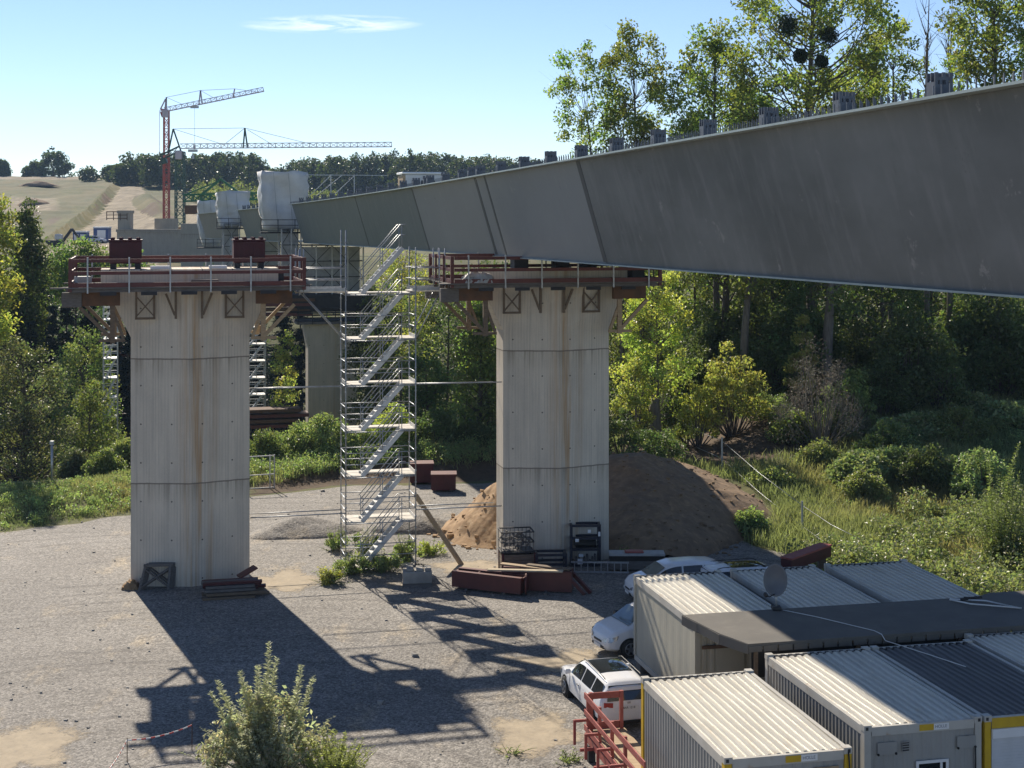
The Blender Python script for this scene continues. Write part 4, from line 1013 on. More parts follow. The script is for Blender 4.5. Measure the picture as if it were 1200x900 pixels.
    MB().extr([(x, 0, z) for x, z in pl], (0, Lg - .18, 0), (0, Lg - .10, 0)).build('rib_end', M['dark'], t)
    if sign:
        x = sign; q = MB(); q.box(x, x + .38, -.022, -.0165, H - .185, H - .035); q.build('sign_yellow', M['yellow'], t)
        s = MB(); s.box(x + .381, x + .78, -.022, -.0165, H - .185, H - .035).build('sign_white', M['white'], t)
        text_mesh('HOLLE', .105, M['inkgrey'], 'lettering', t, (x + .57, -.0245, H - .11), wide=1.0)
    return t
W_ = 3.05
r1 = container(0, 6.1, 'beige container with the blank left wall, behind the white estate car', 'contbeige', 'controof', 'contbeige', side_ribs=False, seed=1)
container(3.5, 6.1, 'back row container with the satellite dish in front of its shaded roof', 'contwall', 'controof', seed=2)
container(7.0, 6.1, 'back row container at the right end beside the bramble thicket', 'contwall', 'controof', seed=3)
cA = container(-3.22, 17.0, 'front grey container nearest to the white estate car, with a yellow left corner post', 'contwall', 'controof', 'yellow', seed=4, sign=1.45)
cB = container(.80, 15.75, 'front grey container with a framed window, its roof half in shade', 'contwall', 'controof', 'rail', seed=5, sign=1.42)
cC = container(3.98, 15.75, 'front container with a dark grey roof above a yellow header and roller shutter', 'contwall', 'controofdark', 'yellow', seed=6, header='yellow')
cD = container(7.25, 15.2, 'front row container cut off by the right edge, with a pale roof', 'contwall', 'controof', 'yellow', seed=7)
# rust on front posts of A's right side; front fittings of B
def window(t, x, z, w, h, y=-.02):
    q = MB()
    for (x0, x1, z0, z1) in ((x, x + w, z, z + .07), (x, x + w, z + h - .07, z + h), (x, x + .07, z + .071, z + h - .071), (x + w - .07, x + w, z + .071, z + h - .071), (x + w * .74, x + w * .74 + .06, z + .071, z + h - .071)): q.box(x0, x1, y - .03, y - .001, z0, z1)
    o = q.build('window_frame', M['white'], t); MB().box(x + .07, x + w - .07, y - .012, y - .004, z + .07, z + h - .07).build('pane', M['glassdark'], o)
window(cB, 1.32, .95, .86, 1.0)
for x in (.32, 2.42):
    q = MB(); q.box(x, x + .5, -.026, -.0185, 2.16, 2.46); o = q.build('cover_plate', M['contwall'], cB)
    q = MB(); q.tube([(x + .02, -.05, 2.18), (x + .02, -.02, 2.18)], .03, 8); q.tube([(x + .48, -.05, 2.18), (x + .48, -.02, 2.18)], .03, 8); q.build('bolt', M['black'], o)
q = MB(); q.box(.98, 1.14, -.035, -.0185, 2.22, 2.42); o = q.build('vent', M['dark'], cB)
q = MB(); [q.box(.95, 1.17, -.045, -.036, z, z + .02) for z in (2.2, 2.26, 2.32, 2.38, 2.43)]; q.build('louvre', M['contwall'], o)
MB().tube([(2.9, -.03, 2.18), (2.9, -.05, 1.9), (2.88, -.04, .3)], .018, 6).build('cable', M['black'], cB)
q = MB(); q.box(.16, 2.89, -.03, -.0185, .25, 2.36)
for z in np.arange(.27, 2.3, .075): q.box(.16, 2.89, -.038, -.0302, z, z + .05)
q.build('roller_shutter', M['shutter'], cC)
MB().box(.15, 2.9, -.10, -.039, 2.36, 2.58).build('shutter_box', M['white'], cC)
q = MB(); q.box(2.15, 2.75, -.03, -.0185, 1.9, 2.5); o = q.build('service_panel', M['woodpale'], cA)
q = MB(); q.tube([(2.30, -.04, 2.35), (2.35, -.09, 2.42), (2.5, -.1, 2.40), (2.6, -.08, 2.30), (2.62, -.05, 2.1)], .055, 7); q.tube([(2.32, -.07, 2.30), (2.45, -.12, 2.34), (2.6, -.09, 2.2)], .05, 7); q.build('red_cable_plug', M['redbright'], o)
MB().tube([(2.98, -.05, 2.8), (3.0, -.07, 2.45), (2.92, -.06, 2.2), (2.99, -.05, 1.6)], .018, 6).build('cable', M['black'], cA)
q = MB(); q.box(.35, .85, -.03, -.0185, 2.25, 2.45); q.build('cover_plate', M['dark'], cA)
# door in the front of the beige container
q = MB(); q.box(.65, 1.55, -.04, -.0185, .25, 2.3); o = q.build('door', M['contbeige'], r1); MB().box(1.42, 1.48, -.07, -.041, 1.1, 1.25).build('handle', M['dark'], o)
MB().box(.2, 2.85, -.06, -.0185, 2.05, 2.15).build('door_rail', M['woodrust'], r1)
# flat felt roof over the passage
t = thing('passage_roof', 'flat grey felt roof over the passage between the container rows', 'flat roof', C(-.26, 5.65, 3.24), CA)
out = [(0, 0), (.16, -.9), (.38, -2.2), (.80, -3.35), (13.2, -3.35), (13.2, .35), (10.5, .35), (9.9, .0)]
out = list(out); MB().prism([(x, y) for x, y in out], 0, .10).build('roof_felt', M['felt'], t)
q = MB(); n = 40
edge = [(0, 0), (.16, -.9), (.38, -2.2), (.80, -3.35), (13.2, -3.35)]
rg = random.Random(3)
for (x0, y0), (x1, y1) in zip(edge[:-1], edge[1:]):
    L = math.hypot(x1 - x0, y1 - y0); k = max(1, int(L / .45))
    for i in range(k):
        f0, f1 = i / k, (i + 1) / k - .004
        q.bar((x0 + (x1 - x0) * f0, y0 + (y1 - y0) * f0, -.06), (x0 + (x1 - x0) * f1, y0 + (y1 - y0) * f1, -.06 + rg.uniform(-.012, .012)), .03 + rg.uniform(0, .02), .28 if x1 < 1 else .17)
q.build('fascia', M['felt'], t)
q = MB()
for x in (1.1, 4.2, 7.3, 10.4): q.bar((x, -3.2, -.12), (x, .2, -.12), .08, .16)
for x in (1.1, 4.25, 7.5): q.bar((x, -3.15, -3.1), (x, -3.15, -.2), .1)
q.build('roof_timber', M['wood'], t)
MB().box(1.0, 13, -3.1, -3.06, -.95, -.17).build('shade_panel', M['black'], t)  # black sheet paints in the deep shade below the roof edge
# passage end panel, seen below the roof
o = MB().box(-.0, 2.4, -.04, .04, 0, 2.75).build('passage_door', M['contbeige'], None); o.location = C(.55, 6.42, .3); o.rotation_euler = (0, 0, CA)
bpy.data.objects.remove(o)
# satellite dish
t = thing('satellite_dish', 'grey satellite dish on a short mast standing on the flat felt roof', 'satellite dish', C(2.75, 5.75, 3.345), 0)
MB().tube([(0, 0, 0), (0, 0, .62)], .03, 8).build('mast', M['galv'], t)
MB().bevbox(-.14, .14, -.14, .14, .0, .12, .02).build('foot', M['dark'], t)
rings = []
for k in range(8): rr = .42 * k / 7 + .005; rings.append([(rr * .86 * math.cos(a), -.02 - .16 * (rr / .42) ** 2, .0 + rr * 1.18 * math.sin(a)) for a in np.linspace(0, 2 * math.pi, 28, endpoint=False)])
rim = [[(p[0], p[1] + .025, p[2]) for p in rg_] for rg_ in reversed(rings)]
q = MB(); q.loft(rings + rim, True, True, True); q.xform(Matrix.Translation((0, .02, .92)) @ Matrix.Rotation(R(-18), 4, 'Z') @ Matrix.Rotation(R(-10), 4, 'X')); q.build('reflector', M['dishgrey'], t)
q = MB(); q.tube([(0, -.03, .52), (-.30, -.5, .52), (-.42, -.62, .60)], .018, 6); q.tube([(-.40, -.58, .58), (-.46, -.68, .66)], .06, 8); q.build('feed_arm', M['dark'], t)
# bent antenna frame and cable on the roof
t = thing('antenna_frame', 'fallen white antenna frame lying on the right part of the felt roof', 'antenna', C(9.0, 6.3, 3.36), CA)
q = MB(); q.tube([(-.5, .35, .02), (-.2, -.35, .05), (1.1, -1.1, .03), (.5, -.1, .04), (-.5, .35, .04)], .025, 6); q.build('frame', M['white'], t)
q = MB(); q.tube([(-.25, .12, .06), (.5, .18, .09)], .045, 6); q.tube([(-.1, .2, .1), (.1, .05, .12), (.35, .2, .1)], .03, 6); q.build('clamp', M['dark'], t)
o = MB().tube([C(2.9, 5.9, 3.37), C(3.6, 6.8, 3.355), C(4.6, 8.6, 3.36), C(4.62, 9.02, 3.37), C(4.7, 9.1, 3.2), C(5.2, 10.8, 3.24), C(5.6, 12.0, 3.24)], .012, 5).build('aerial_cable', M['white'], None, C(4, 8, 3.3)); tag(o, 'thin pale cable running from the dish over the felt roof to the dark container', 'cable')
# ------------------------------------------------------------------ vehicles
def car(kind, label, loc, rz, group='parked white vehicles'):
    t = thing('parked_car' if kind != 'van' else 'parked_van', label, 'car' if kind != 'van' else 'van', loc, rz, group)
    if kind == 'estate': st = [(-2.30,.42,.70,.72,.70,.66),(-2.26,.30,.92,.95,.84,.70),(-2.16,.26,.98,1.30,.88,.62),(-1.95,.25,.98,1.42,.89,.60),(-1.0,.22,.95,1.47,.90,.62),(.0,.22,.93,1.47,.90,.62),(.45,.22,.92,1.40,.90,.62),(1.02,.22,.92,1.05,.90,.66),(1.25,.22,.90,.95,.89,.70),(1.9,.24,.80,.84,.85,.70),(2.18,.28,.68,.72,.74,.62),(2.28,.36,.55,.58,.60,.52)]; L=2.3; wb=(-1.32,1.33); wr=.32
    elif kind == 'mpv': st = [(-2.1,.42,.85,.88,.74,.70),(-2.06,.30,1.0,1.05,.86,.72),(-1.95,.26,1.05,1.50,.90,.66),(-1.6,.25,1.05,1.62,.91,.66),(-.8,.22,1.03,1.66,.92,.68),(.2,.22,1.02,1.64,.92,.68),(.6,.22,1.02,1.52,.92,.68),(1.25,.22,1.02,1.10,.90,.72),(1.40,.22,1.0,1.06,.90,.74),(1.85,.25,.86,.93,.84,.70),(2.06,.28,.70,.74,.72,.62),(2.14,.36,.52,.56,.58,.50)]; L=2.15; wb=(-1.28,1.32); wr=.33
    else: st = [(-2.4,.45,1.0,1.05,.92,.90),(-2.38,.32,1.10,1.5,.95,.86),(-2.34,.28,1.12,1.9,.96,.82),(-2.1,.26,1.12,1.98,.97,.80),(-.6,.24,1.12,2.0,.97,.80),(.5,.24,1.12,1.98,.97,.80),(.95,.24,1.10,1.86,.96,.80),(1.65,.24,1.08,1.20,.94,.82),(1.85,.24,1.04,1.12,.93,.80),(2.2,.27,.90,.97,.86,.72),(2.36,.30,.74,.78,.74,.62),(2.43,.40,.58,.60,.60,.50)]; L=2.43; wb=(-1.5,1.5); wr=.34
    def ring(s):
        x, zb_, zl, zt_, wl, wt = s; hgt = zt_ - zl
        h = [(wl * .80, zb_), (wl * .97, zb_ + .10), (wl, zb_ + (zl - zb_) * .5), (wl * .985, zl - .03), (wl * .965, zl), (wt + (wl * .965 - wt) * .35, zl + hgt * .6), (wt * 1.0 + .02, zl + hgt * .86), (wt * .86, zt_ - hgt * .03 - .004), (wt * .5, zt_)]
        return [(x, y, z) for y, z in h] + [(x, -y, z) for y, z in reversed(h)]
    sts = []
    for i in range(len(st) - 1):
        for k in range(4):
            f = k / 4; sts.append(tuple(st[i][j] + (st[i + 1][j] - st[i][j]) * f for j in range(6)))
    sts.append(st[-1])
    b = MB(); rings = [ring(s) for s in sts]; b.loft(rings, True, True, True)
    body = b.build('body', M['carwhite'], t)
    mod = body.modifiers.new('edge', 'EDGE_SPLIT'); mod.split_angle = R(38)
    def at(x):
        for i in range(len(st) - 1):
            if st[i][0] <= x <= st[i + 1][0]:
                f = (x - st[i][0]) / (st[i + 1][0] - st[i][0]); return tuple(st[i][j] + (st[i + 1][j] - st[i][j]) * f for j in range(6))
        return st[-1]
    def side(x, f, s, e=.012):                              # point on the glasshouse side
        q = at(x); hgt = q[3] - q[2]; y0 = q[4] * .965; y1 = q[5] + (y0 - q[5]) * .35; y2 = q[5] + .02
        y = y0 + (y1 - y0) * f / .6 if f < .6 else y1 + (y2 - y1) * (f - .6) / .26
        return (x, s * (y + e), q[2] + hgt * f)
    if kind == 'estate': wins = [(-2.0, -1.25), (-1.17, -.30), (-.22, .78)]
    elif kind == 'mpv': wins = [(-1.8, -1.1), (-1.02, -.15), (-.07, 1.0)]
    else: wins = [(.15, 1.38)]
    for s in (-1, 1):
        for k, (xa, xb) in enumerate(wins):
            q = MB(); xs = np.linspace(xa, xb, 7); lo = []; hi = []
            for x in xs:
                gh = at(x)[3] - at(x)[2]; f1 = .80 if gh > .3 else max(.2, .80 * gh / .3); lo.append(side(x, .08, s)); hi.append((side(x, f1, s)))
            md = [side(x, .5, s) for x in xs]
            q.loft([lo, md, hi], False, False); q.build('side_window', M['glassdark'], t, fixn=False)
    def deck(xa, xb, name, m, ws=.84, e=.012, z_off=0):
        q = MB(); rs = []
        for x in np.linspace(xa, xb, 7):
            v = at(x); hgt = v[3] - v[2]; rs.append([(x, y * ws, z + e) for y, z in ((v[5] * .86, v[3] - hgt * .03), (v[5] * .5, v[3]), (0, v[3] + .002), (-v[5] * .5, v[3]), (-v[5] * .86, v[3] - hgt * .03))])
        q.loft(rs, False, False, True); return q.build(name, m, t, fixn=False)
    if kind == 'estate':
        deck(.50, 1.06, 'windscreen', M['glasscar'], 1.12, .014); deck(-1.15, .32, 'sunroof', M['glassdark'], .98)
        for s in (-1, 1): MB().tube([(-1.8, s * .58, 1.45), (-1.6, s * .60, 1.50), (.1, s * .60, 1.53), (.3, s * .58, 1.47)], .018, 6).build('roof_rail', M['black'], t)
    elif kind == 'mpv': deck(.66, 1.30, 'windscreen', M['glasscar'], 1.12, .014)
    else: deck(1.02, 1.70, 'windscreen', M['glasscar'], 1.12, .014)
    # tail: glass, lamps, plate
    x0 = st[0][0]
    if kind == 'estate':
        q = MB(); A = (-2.262, .70, .97); q.loft([[(-2.285, y, .93) for y in np.linspace(-.68, .68, 5)], [(-2.20, y * .93, 1.18) for y in np.linspace(-.68, .68, 5)], [(-2.10, y * .86, 1.345) for y in np.linspace(-.68, .68, 5)]], False, False); q.build('rear_window', M['glassdark'], t, fixn=False)
        for s in (-1, 1): MB().hexa([(-2.30, s * .50, .74), (-2.285, s * .78, .76), (-2.1, s * .87, .76), (-2.15, s * .50, .74), (-2.30, s * .50, .88), (-2.285, s * .77, .90), (-2.1, s * .87, .92), (-2.15, s * .5, .88)]).build('tail_lamp', M['lamp_red'], t)
        o = MB().box(-2.322, -2.312, -.27, .27, .66, .78).build('number_plate', M['plate_w'], t)
        text_mesh('BAR 1218', .095, M['ink'], 'plate_lettering', o, (-2.324, 0, .72), math.pi / 2, -math.pi / 2)
        MB().box(-2.318, -2.30, -.62, .62, .26, .34).build('bumper_trim', M['black'], t)
        MB().box(-2.316, -2.296, -.05, .05, .84, .89).build('badge', M['rim'], t)
    # nose
    xf = st[-1][0]
    for s in (-1, 1):
        q = MB(); zl = st[-2][2]; xa = st[-3][0]
        q.loft([[(xa - .12, s * (st[-3][4] + .008), zl + .12), (xa + .14, s * (st[-3][4] - .035), zl + .055), (xf - .05, s * .56, zl - .0), (xf + .012, s * .42, zl - .06)], [(xa - .06, s * (st[-3][4] + .012), zl - .02), (xa + .16, s * (st[-3][4] - .015), zl - .10), (xf - .02, s * .60, zl - .14), (xf + .025, s * .42, zl - .15)]], False, False, True); q.build('headlamp', M['lamp_clear'], t, fixn=False)
    zc = st[-1][2]
    MB().bevbox(xf - .05, xf + .012, -.30, .30, zc - .03, zc + .05, .01).build('grille', M['black'], t)
    MB().bevbox(xf - .06, xf + .02, -.46, .46, .30, .40, .01).build('lower_grille', M['black'], t)
    MB().box(xf + .031, xf + .036, -.26, .26, zc - .2, zc - .1).build('front_plate', M['plate_w'], t)
    for s in (-1, 1):                                       # mirrors, wheels
        xm = wins[-1][1] - .10; v = at(xm); MB().bevbox(xm - .08, xm + .10, min(s * (v[4] + .02), s * (v[4] + .2)), max(s * (v[4] + .02), s * (v[4] + .2)), v[2] + .02, v[2] + .17, .03).build('door_mirror', M['carwhite' if kind == 'estate' else 'black'], t)
        for xw in wb:
            v = at(xw); y = s * (v[4] - .10); w = MB(); prof = [(-.11, wr * .62), (-.11, wr * .95), (-.08, wr), (.08, wr), (.11, wr * .95), (.11, wr * .62)]
            an = np.linspace(0, 2 * math.pi, 28, endpoint=False)
            ar = MB(); ar.loft([[(xw + (wr + .06) * math.cos(a), s * (v[4] - .30), wr + (wr + .06) * math.sin(a)) for a in an], [(xw + (wr + .06) * math.cos(a), s * (v[4] + .006), wr + (wr + .06) * math.sin(a)) for a in an]], True, True); ar.build('wheel_arch', M['black'], t)
            w.loft([[(xw + rr * math.cos(a), y + o_ * 1 + s * .035, wr + rr * math.sin(a)) for a in an] for o_, rr in prof], True, True, True); wo = w.build('wheel', M['rubber'], t)
            k = MB(); yy = y + s * .149
            k.loft([[(xw + rr * math.cos(a), yy + s * d, wr + rr * math.sin(a)) for a in an] for rr, d in ((wr * .66, 0), (wr * .62, .008), (wr * .60, .0))], True, False)
            for q in range(5): a = q * 2 * math.pi / 5 + .3; k.bar((xw, yy, wr), (xw + wr * .62 * math.cos(a), yy, wr + wr * .62 * math.sin(a)), .07, .02, (0, 1, 0))
            k.build('rim', M['rim'], wo)
    for s in (-1, 1):
        q = MB()
        for (xa, xb) in (wins[-2:] if len(wins) > 1 else wins):
            v = at(xb); q.box(xb + .03, xb + .042, min(s * (v[4] * .995), s * (v[4] + .003)), max(s * (v[4] * .995), s * (v[4] + .003)), .36, v[2] - .04)
            q.box(xa + .08, xa + .24, min(s * v[4] * .99, s * (v[4] + .02)), max(s * v[4] * .99, s * (v[4] + .02)), v[2] - .14, v[2] - .10)
        q.build('door_trim', M['dishgrey'], t)
    return t
# the estate: rear-left wheel and heading from the photo
hd = R(90 + 15)
pr = Vector((2.46, 45.5, 0)); d_ = Vector((math.cos(hd), math.sin(hd), 0)); lft = Vector((-d_.y, d_.x, 0))
car('estate', 'white estate car with a dark sunroof parked beside the front container', pr + d_ * 1.32 - lft * .82, hd)
hd = R(180 + 22); d_ = Vector((math.cos(hd), math.sin(hd), 0)); lft = Vector((-d_.y, d_.x, 0)); pw = gp(737, 771)
car('mpv', 'white compact car showing only its nose left of the beige container', pw - d_ * 1.32 - lft * .80, hd)
hd = R(180 + 13); d_ = Vector((math.cos(hd), math.sin(hd), 0)); nose = gp(735, 684, .67)
car('mpv', 'white car in shade whose bonnet and roof show above the beige container', Vector((nose.x, nose.y, 0)) - d_ * 2.0, hd).scale = (.93, .93, .93)
c3 = ap(884, 660, 60.2)
car('estate', 'white car behind the containers, only its roof with a black sunroof showing', Vector((c3.x, 60.2, 0)), R(13))
p_ = ap(111, 274, 300); car('estate', 'tiny white car parked between the two blue site cabins on the hillside', Vector((p_.x, 300, tz(p_.x, 300))), R(10))
# ------------------------------------------------------------------ red steel platform at the lower edge
t = thing('steel_work_platform', 'faded red steel platform with guard rails beside the front container', 'work platform', Vector((2.05, 42.6, 0)), CA)
Lp = 5.6
q = MB()
for k in range(5): q.box(.12 + k * .22, .12 + k * .22 + .21, -Lp, -.02, .72, .765)
q.build('deck', M['woodpale'], t)
q = MB()
for x in (.08, 1.2): q.box(x - .05, x + .05, -Lp, 0, .50, .718)
for y in (-.05, -1.4, -2.8, -4.2): q.box(.131, 1.149, y - .05, y + .05, .54, .70)
q.box(-.35, .029, -.9, -.82, .5, .58); q.box(-.35, .029, -2.3, -2.22, .5, .58)
q.build('base_frame', M['redbright'], t)
for z, h in ((1.78, .16), (1.32, .14), (.88, .16)): MB().box(.0, .035, -Lp, -.01, z - h / 2, z + h / 2).build('guard_rail', M['redbright'], t)
for y in (-.12, -1.3, -2.5, -3.7): 
    q = MB(); q.bar((.09, y, .5), (.09, y, 1.85), .09, .09); q.bar((-.32, y - .05, .45), (-.32, y - .05, 1.15), .07); q.bar((-.32, y - .05, 1.12), (.06, y - .05, 1.12), .07); q.build('rail_post', M['redbright'], t)
q = MB(); q.box(.16, 1.15, -.06, -.02, 1.66, 1.84); q.box(.16, 1.15, -.06, -.02, .80, 1.0); q.bar((1.1, -.04, .5), (1.1, -.04, 1.85), .1); q.bar((.2, -.04, .5), (.2, -.04, 1.85), .1); q.build('end_rail', M['redbright'], t)
q = MB()
for x in (.1, 1.15):
    for y in (-.4, -3.0, -5.2): q.box(x - .1, x + .1, y - .1, y + .1, 0, .498)
q.build('leg', M['dark'], t)
# ------------------------------------------------------------------ loose things in the yard
def loc_thing(name, label, cat, p, rz=0, group=None): return thing(name, label, cat, p, rz, group)
# trestle by the left pier
t = loc_thing('timber_trestle', 'pair of grey timber trestles with crossed braces leaning on the left pier', 'trestle', gp(181, 692), .18)
for k in range(3):
    q = MB(); y = k * .14; L = .10 * k
    q.bar((-.62 + L, y, 0), (-.38 + L, y + .25, .98), .10, .10, (0, 1, 0)); q.bar((.55 + L, y, 0), (.62 + L, y + .25, .98), .10, .10, (0, 1, 0)); q.bar((-.45 + L, y + .26, .98), (.72 + L, y + .26, .98), .12, .10); q.bar((-.6 + L, y + .02, .12), (.6 + L, y + .24, .86), .09, .05); q.bar((.55 + L, y + .02, .12), (-.42 + L, y + .24, .86), .09, .05)
    q.build('trestle_frame', M['woodgrey'], t)
crumple('rubble_pile', 'small heap of pale rubbish by the left corner of the left pier', 'rubbish', gp(153, 690), .35, .3, .32, M['sandy'], 6, 0, 12)
t = loc_thing('timber_stack', 'low stack of red-brown timber boards at the right foot of the left pier', 'timber stack', gp(272, 698), BA)
rg = random.Random(4)
for lay in range(5):
    for k in range(5 - lay // 2):
        q = MB(); x0 = -1.15 + rg.uniform(-.1, .12); x1 = 1.0 + rg.uniform(-.15, .45) * (1.5 if lay == 0 else 1); y = -.55 + k * .23 + lay * .06; z = lay * .13 + (.02 if lay else 0)
        a = rg.uniform(-.03, .03); q.bar((x0, y, z + .06), (x1, y + a, z + .06), .2, .105); q.build('board', M['wood' if lay < 2 else ('reddark' if rg.random() < .6 else 'woodgrey')], t)
MB().bar((.3, .55, .62), (1.0, .75, .95), .5, .07).build('board', M['red'], t)
# red crates behind the stair tower
def crate(px, py, rz, label, w=1.25, d=1.05, h=.92):
    t = thing('steel_crate', label, 'crate', gp(px, py), rz, 'dark red crates behind the stair tower')
    q = MB(); q.box(-w/2, w/2, -d/2, d/2, .12, h)
    for x in np.linspace(-w/2 + .08, w/2 - .08, 6): q.box(x - .03, x + .03, -d/2 - .035, -d/2 - .001, .15, h - .03)
    for y in np.linspace(-d/2 + .1, d/2 - .1, 5): q.box(-w/2 - .035, -w/2 - .001, y - .03, y + .03, .15, h - .03)
    q.build('body', M['reddark'], t)
    MB().box(-w/2 - .05, w/2 + .05, -d/2 - .05, d/2 + .05, h + .001, h + .07).build('lid', M['red'], t)
    q = MB()
    for x in (-.45, .45): q.box(x - .09, x + .09, -.5, .5, 0, .119)
    q.build('foot', M['dark'], t)
crate(494, 566, .1, 'left dark red crate on the gravel behind the stair tower', 1.3, 1.1, 1.15)
crate(520, 575, .05, 'right dark red crate on the gravel behind the stair tower', 1.35, 1.1, .95)
# red beams in front of the right pier
t = loc_thing('steel_beam_pile', 'pile of red steel formwork beams lying before the right pier', 'steel beams', Vector((-.6, 61.6, 0)), -.05)
def formbeam(x0, y0, x1, y1, z, w, h, name='beam', open_=True, m='red'):
    a = Vector((x0, y0, z)); b = Vector((x1, y1, z)); d = (b - a).normalized(); r_ = d.cross(Vector((0, 0, 1)))
    q = MB()
    for s in (-1, 1): q.bar(a + r_ * s * w / 2 + Vector((0, 0, h / 2)), b + r_ * s * w / 2 + Vector((0, 0, h / 2)), .06, h)
    q.bar(a + Vector((0, 0, .05)), b + Vector((0, 0, .05)), w, .06)
    L = (b - a).length
    for f in (0.01, .33, .66, .99): c = a + d * L * f; q.bar(c - r_ * w * .48 + Vector((0, 0, h / 2)), c + r_ * w * .48 + Vector((0, 0, h / 2)), .06, h * .95)
    for s in (-1, 1): q.bar(a + r_ * s * (w / 2 - .1) + Vector((0, 0, h)), b + r_ * s * (w / 2 - .1) + Vector((0, 0, h)), .22, .05)
    return q.build(name, M[m], t)
formbeam(-1.75, .55, 1.15, -.62, .12, .78, .62)
q = MB(); an = np.linspace(0, 2 * math.pi, 20, endpoint=False); q.loft([[(1.17 + dx, -.62 + .42 * math.cos(a), .46 + .42 * math.sin(a)) for a in an] for dx in (0, .06)], True, True); q.build('end_disc', M['red'], t)
formbeam(.2, .35, 3.1, .05, .06, .7, .8); 
MB().bar((.1, .9, .92), (2.35, .15, .86), .3, .06).build('plank', M['woodpale'], t)
MB().bar((-.4, .15, .84), (2.7, -.35, .93), .26, .06).build('plank', M['sandpatch'], t)
MB().bar((1.2, .75, .93), (3.0, -.1, .95), .28, .06).build('plank', M['wood'], t)
q = MB(); q.bar((3.1, .1, .75), (3.85, -.35, .05), .1, .16); q.bar((3.0, -.25, .6), (3.6, -.6, .05), .1, .14); q.build('strut', M['red'], t)
q = MB()
for x in (-1.3, .3, 2.0): q.bar((x, -.7, .05), (x, .9, .05), .12, .10)
q.build('bearer', M['woodgrey'], t)
# pallet boxes, racks, ladder and trough by the right pier
t = loc_thing('pallet_box', 'lower brown timber pallet box at the left front of the right pier', 'pallet box', gp(606, 672), .15)
q = MB()
for z in (.15, .42, .69): q.box(-.72, .72, -.52, -.48, z, z + .23); q.box(-.72, .72, .48, .52, z, z + .23); q.box(-.72, -.68, -.479, .479, z, z + .23); q.box(.68, .72, -.479, .479, z, z + .23)
q.box(-.67, .67, -.47, .47, .15, .7)
q.build('box', M['wood'], t); q = MB()
for x in (-.7, .7):
    for y in (-.5, .5): q.bar((x, y, 0), (x, y, .99), .1)
q.build('corner_post', M['reddark'], t)
t = loc_thing('mesh_box', 'grey wire mesh box stacked on the brown pallet box at the right pier', 'mesh box', gp(606, 672) + Vector((-.05, 0, 1.0)), .15)
q = MB()
for z in (.02, .45, .88): q.bar((-.7, -.5, z), (.7, -.5, z), .05); q.bar((-.7, .5, z), (.7, .5, z), .05); q.bar((-.7, -.5, z), (-.7, .5, z), .05); q.bar((.7, -.5, z), (.7, .5, z), .05)
for x in np.linspace(-.7, .7, 9): q.bar((x, -.5, .02), (x, -.5, .88), .022); q.bar((x, .5, .02), (x, .5, .88), .022)
q.build('mesh', M['dark'], t); rgn = random.Random(9); q = MB(); q.box(-.66, .66, -.44, .44, .05, .075)
for k in range(46): x, y = rgn.uniform(-.62, .62), rgn.uniform(-.4, .4); z = rgn.uniform(.08, .8); q.bar((x, y, z), (x + rgn.uniform(-.2, .2), y + rgn.uniform(-.2, .2), z + rgn.uniform(0, .2)), .06)
q.build('scrap', M['woodgrey'], t)
def rack(p, rz, w, d, h, label, shelves, group=None):
    t = thing('steel_rack', label, 'steel rack', p, rz, 'black steel racks by the right pier'); q = MB()
    for x in (-w/2, w/2):
        for y in (0, d): q.bar((x, y, 0), (x, y, h), .12)
    for z in shelves:
        for y in (0, d): q.bar((-w/2, y, z), (w/2, y, z), .10)
        for x in (-w/2, w/2): q.bar((x, 0, z), (x, d, z), .10)
    q.build('frame', M['blackblue'], t); return t
rk = rack(gp(646, 675), .05, 1.25, .8, .95, 'low black steel rack lying open in the middle of the right pier front', (.08, .5, .9))
t = rack(gp(686, 664), .02, 1.25, .6, 1.85, 'tall black steel rack standing against the right edge of the right pier', (.06, .75, 1.25, 1.8))
crumple_ = MB(); 
for x, z, w, h in ((-.45, 1.1, .16, .14), (.1, 1.5, .14, .14), (.56, 1.35, .1, .2), (-.3, .45, .2, .12), (-.35, .12, .22, .24)): MB().box(x, x + w, -.07, -.055, z, z + h).build('paper_label', M['white'], t)
MB().bevbox(-.5, .5, .1, .5, .81, 1.20, .12).build('black_bag', M['black'], t)
q = MB()
for k in range(9): q.bevbox(-.55 + k * .12, -.46 + k * .12, .1, .4, .11, .25 + .12 * ((k * 7) % 3), .02)
q.build('tool', M['woodgrey'], t)
t = loc_thing('ladder', 'aluminium ladder lying on its side in front of the tall black rack', 'ladder', gp(703, 672), -.05)
q = MB()
for z in (.06, .48): q.bar((-1.25, 0, z), (1.25, 0, z), .03, .075)
for x in np.linspace(-1.1, 1.2, 9): q.bar((x, 0, .06), (x, 0, .48), .035)
q.build('frame', M['galv'], t)
t = loc_thing('storage_trough', 'long timber box with grey panels on top before the earth mound', 'storage box', gp(746, 668), -.01)
q = MB(); q.box(-1.2, 1.2, -.35, .35, .1, .46); q.build('body', M['woodgrey'], t)
MB().box(-1.18, 1.18, -.33, .33, .461, .70).build('dark_gap', M['black'], t)
for k in range(4): MB().box(-1.22 + k * .61, -1.22 + k * .61 + .6, -.42, .42, .701, .78).build('panel', M['tarpgrey'], t)
MB().bevbox(-.52, .30, -.25, .2, .781, .86, .03).build('red_sack', M['redbright'], t)
q = MB(); q.box(-1.1, -.9, -.3, .3, 0, .099); q.box(.9, 1.1, -.3, .3, 0, .099); q.build('foot', M['wood'], t)
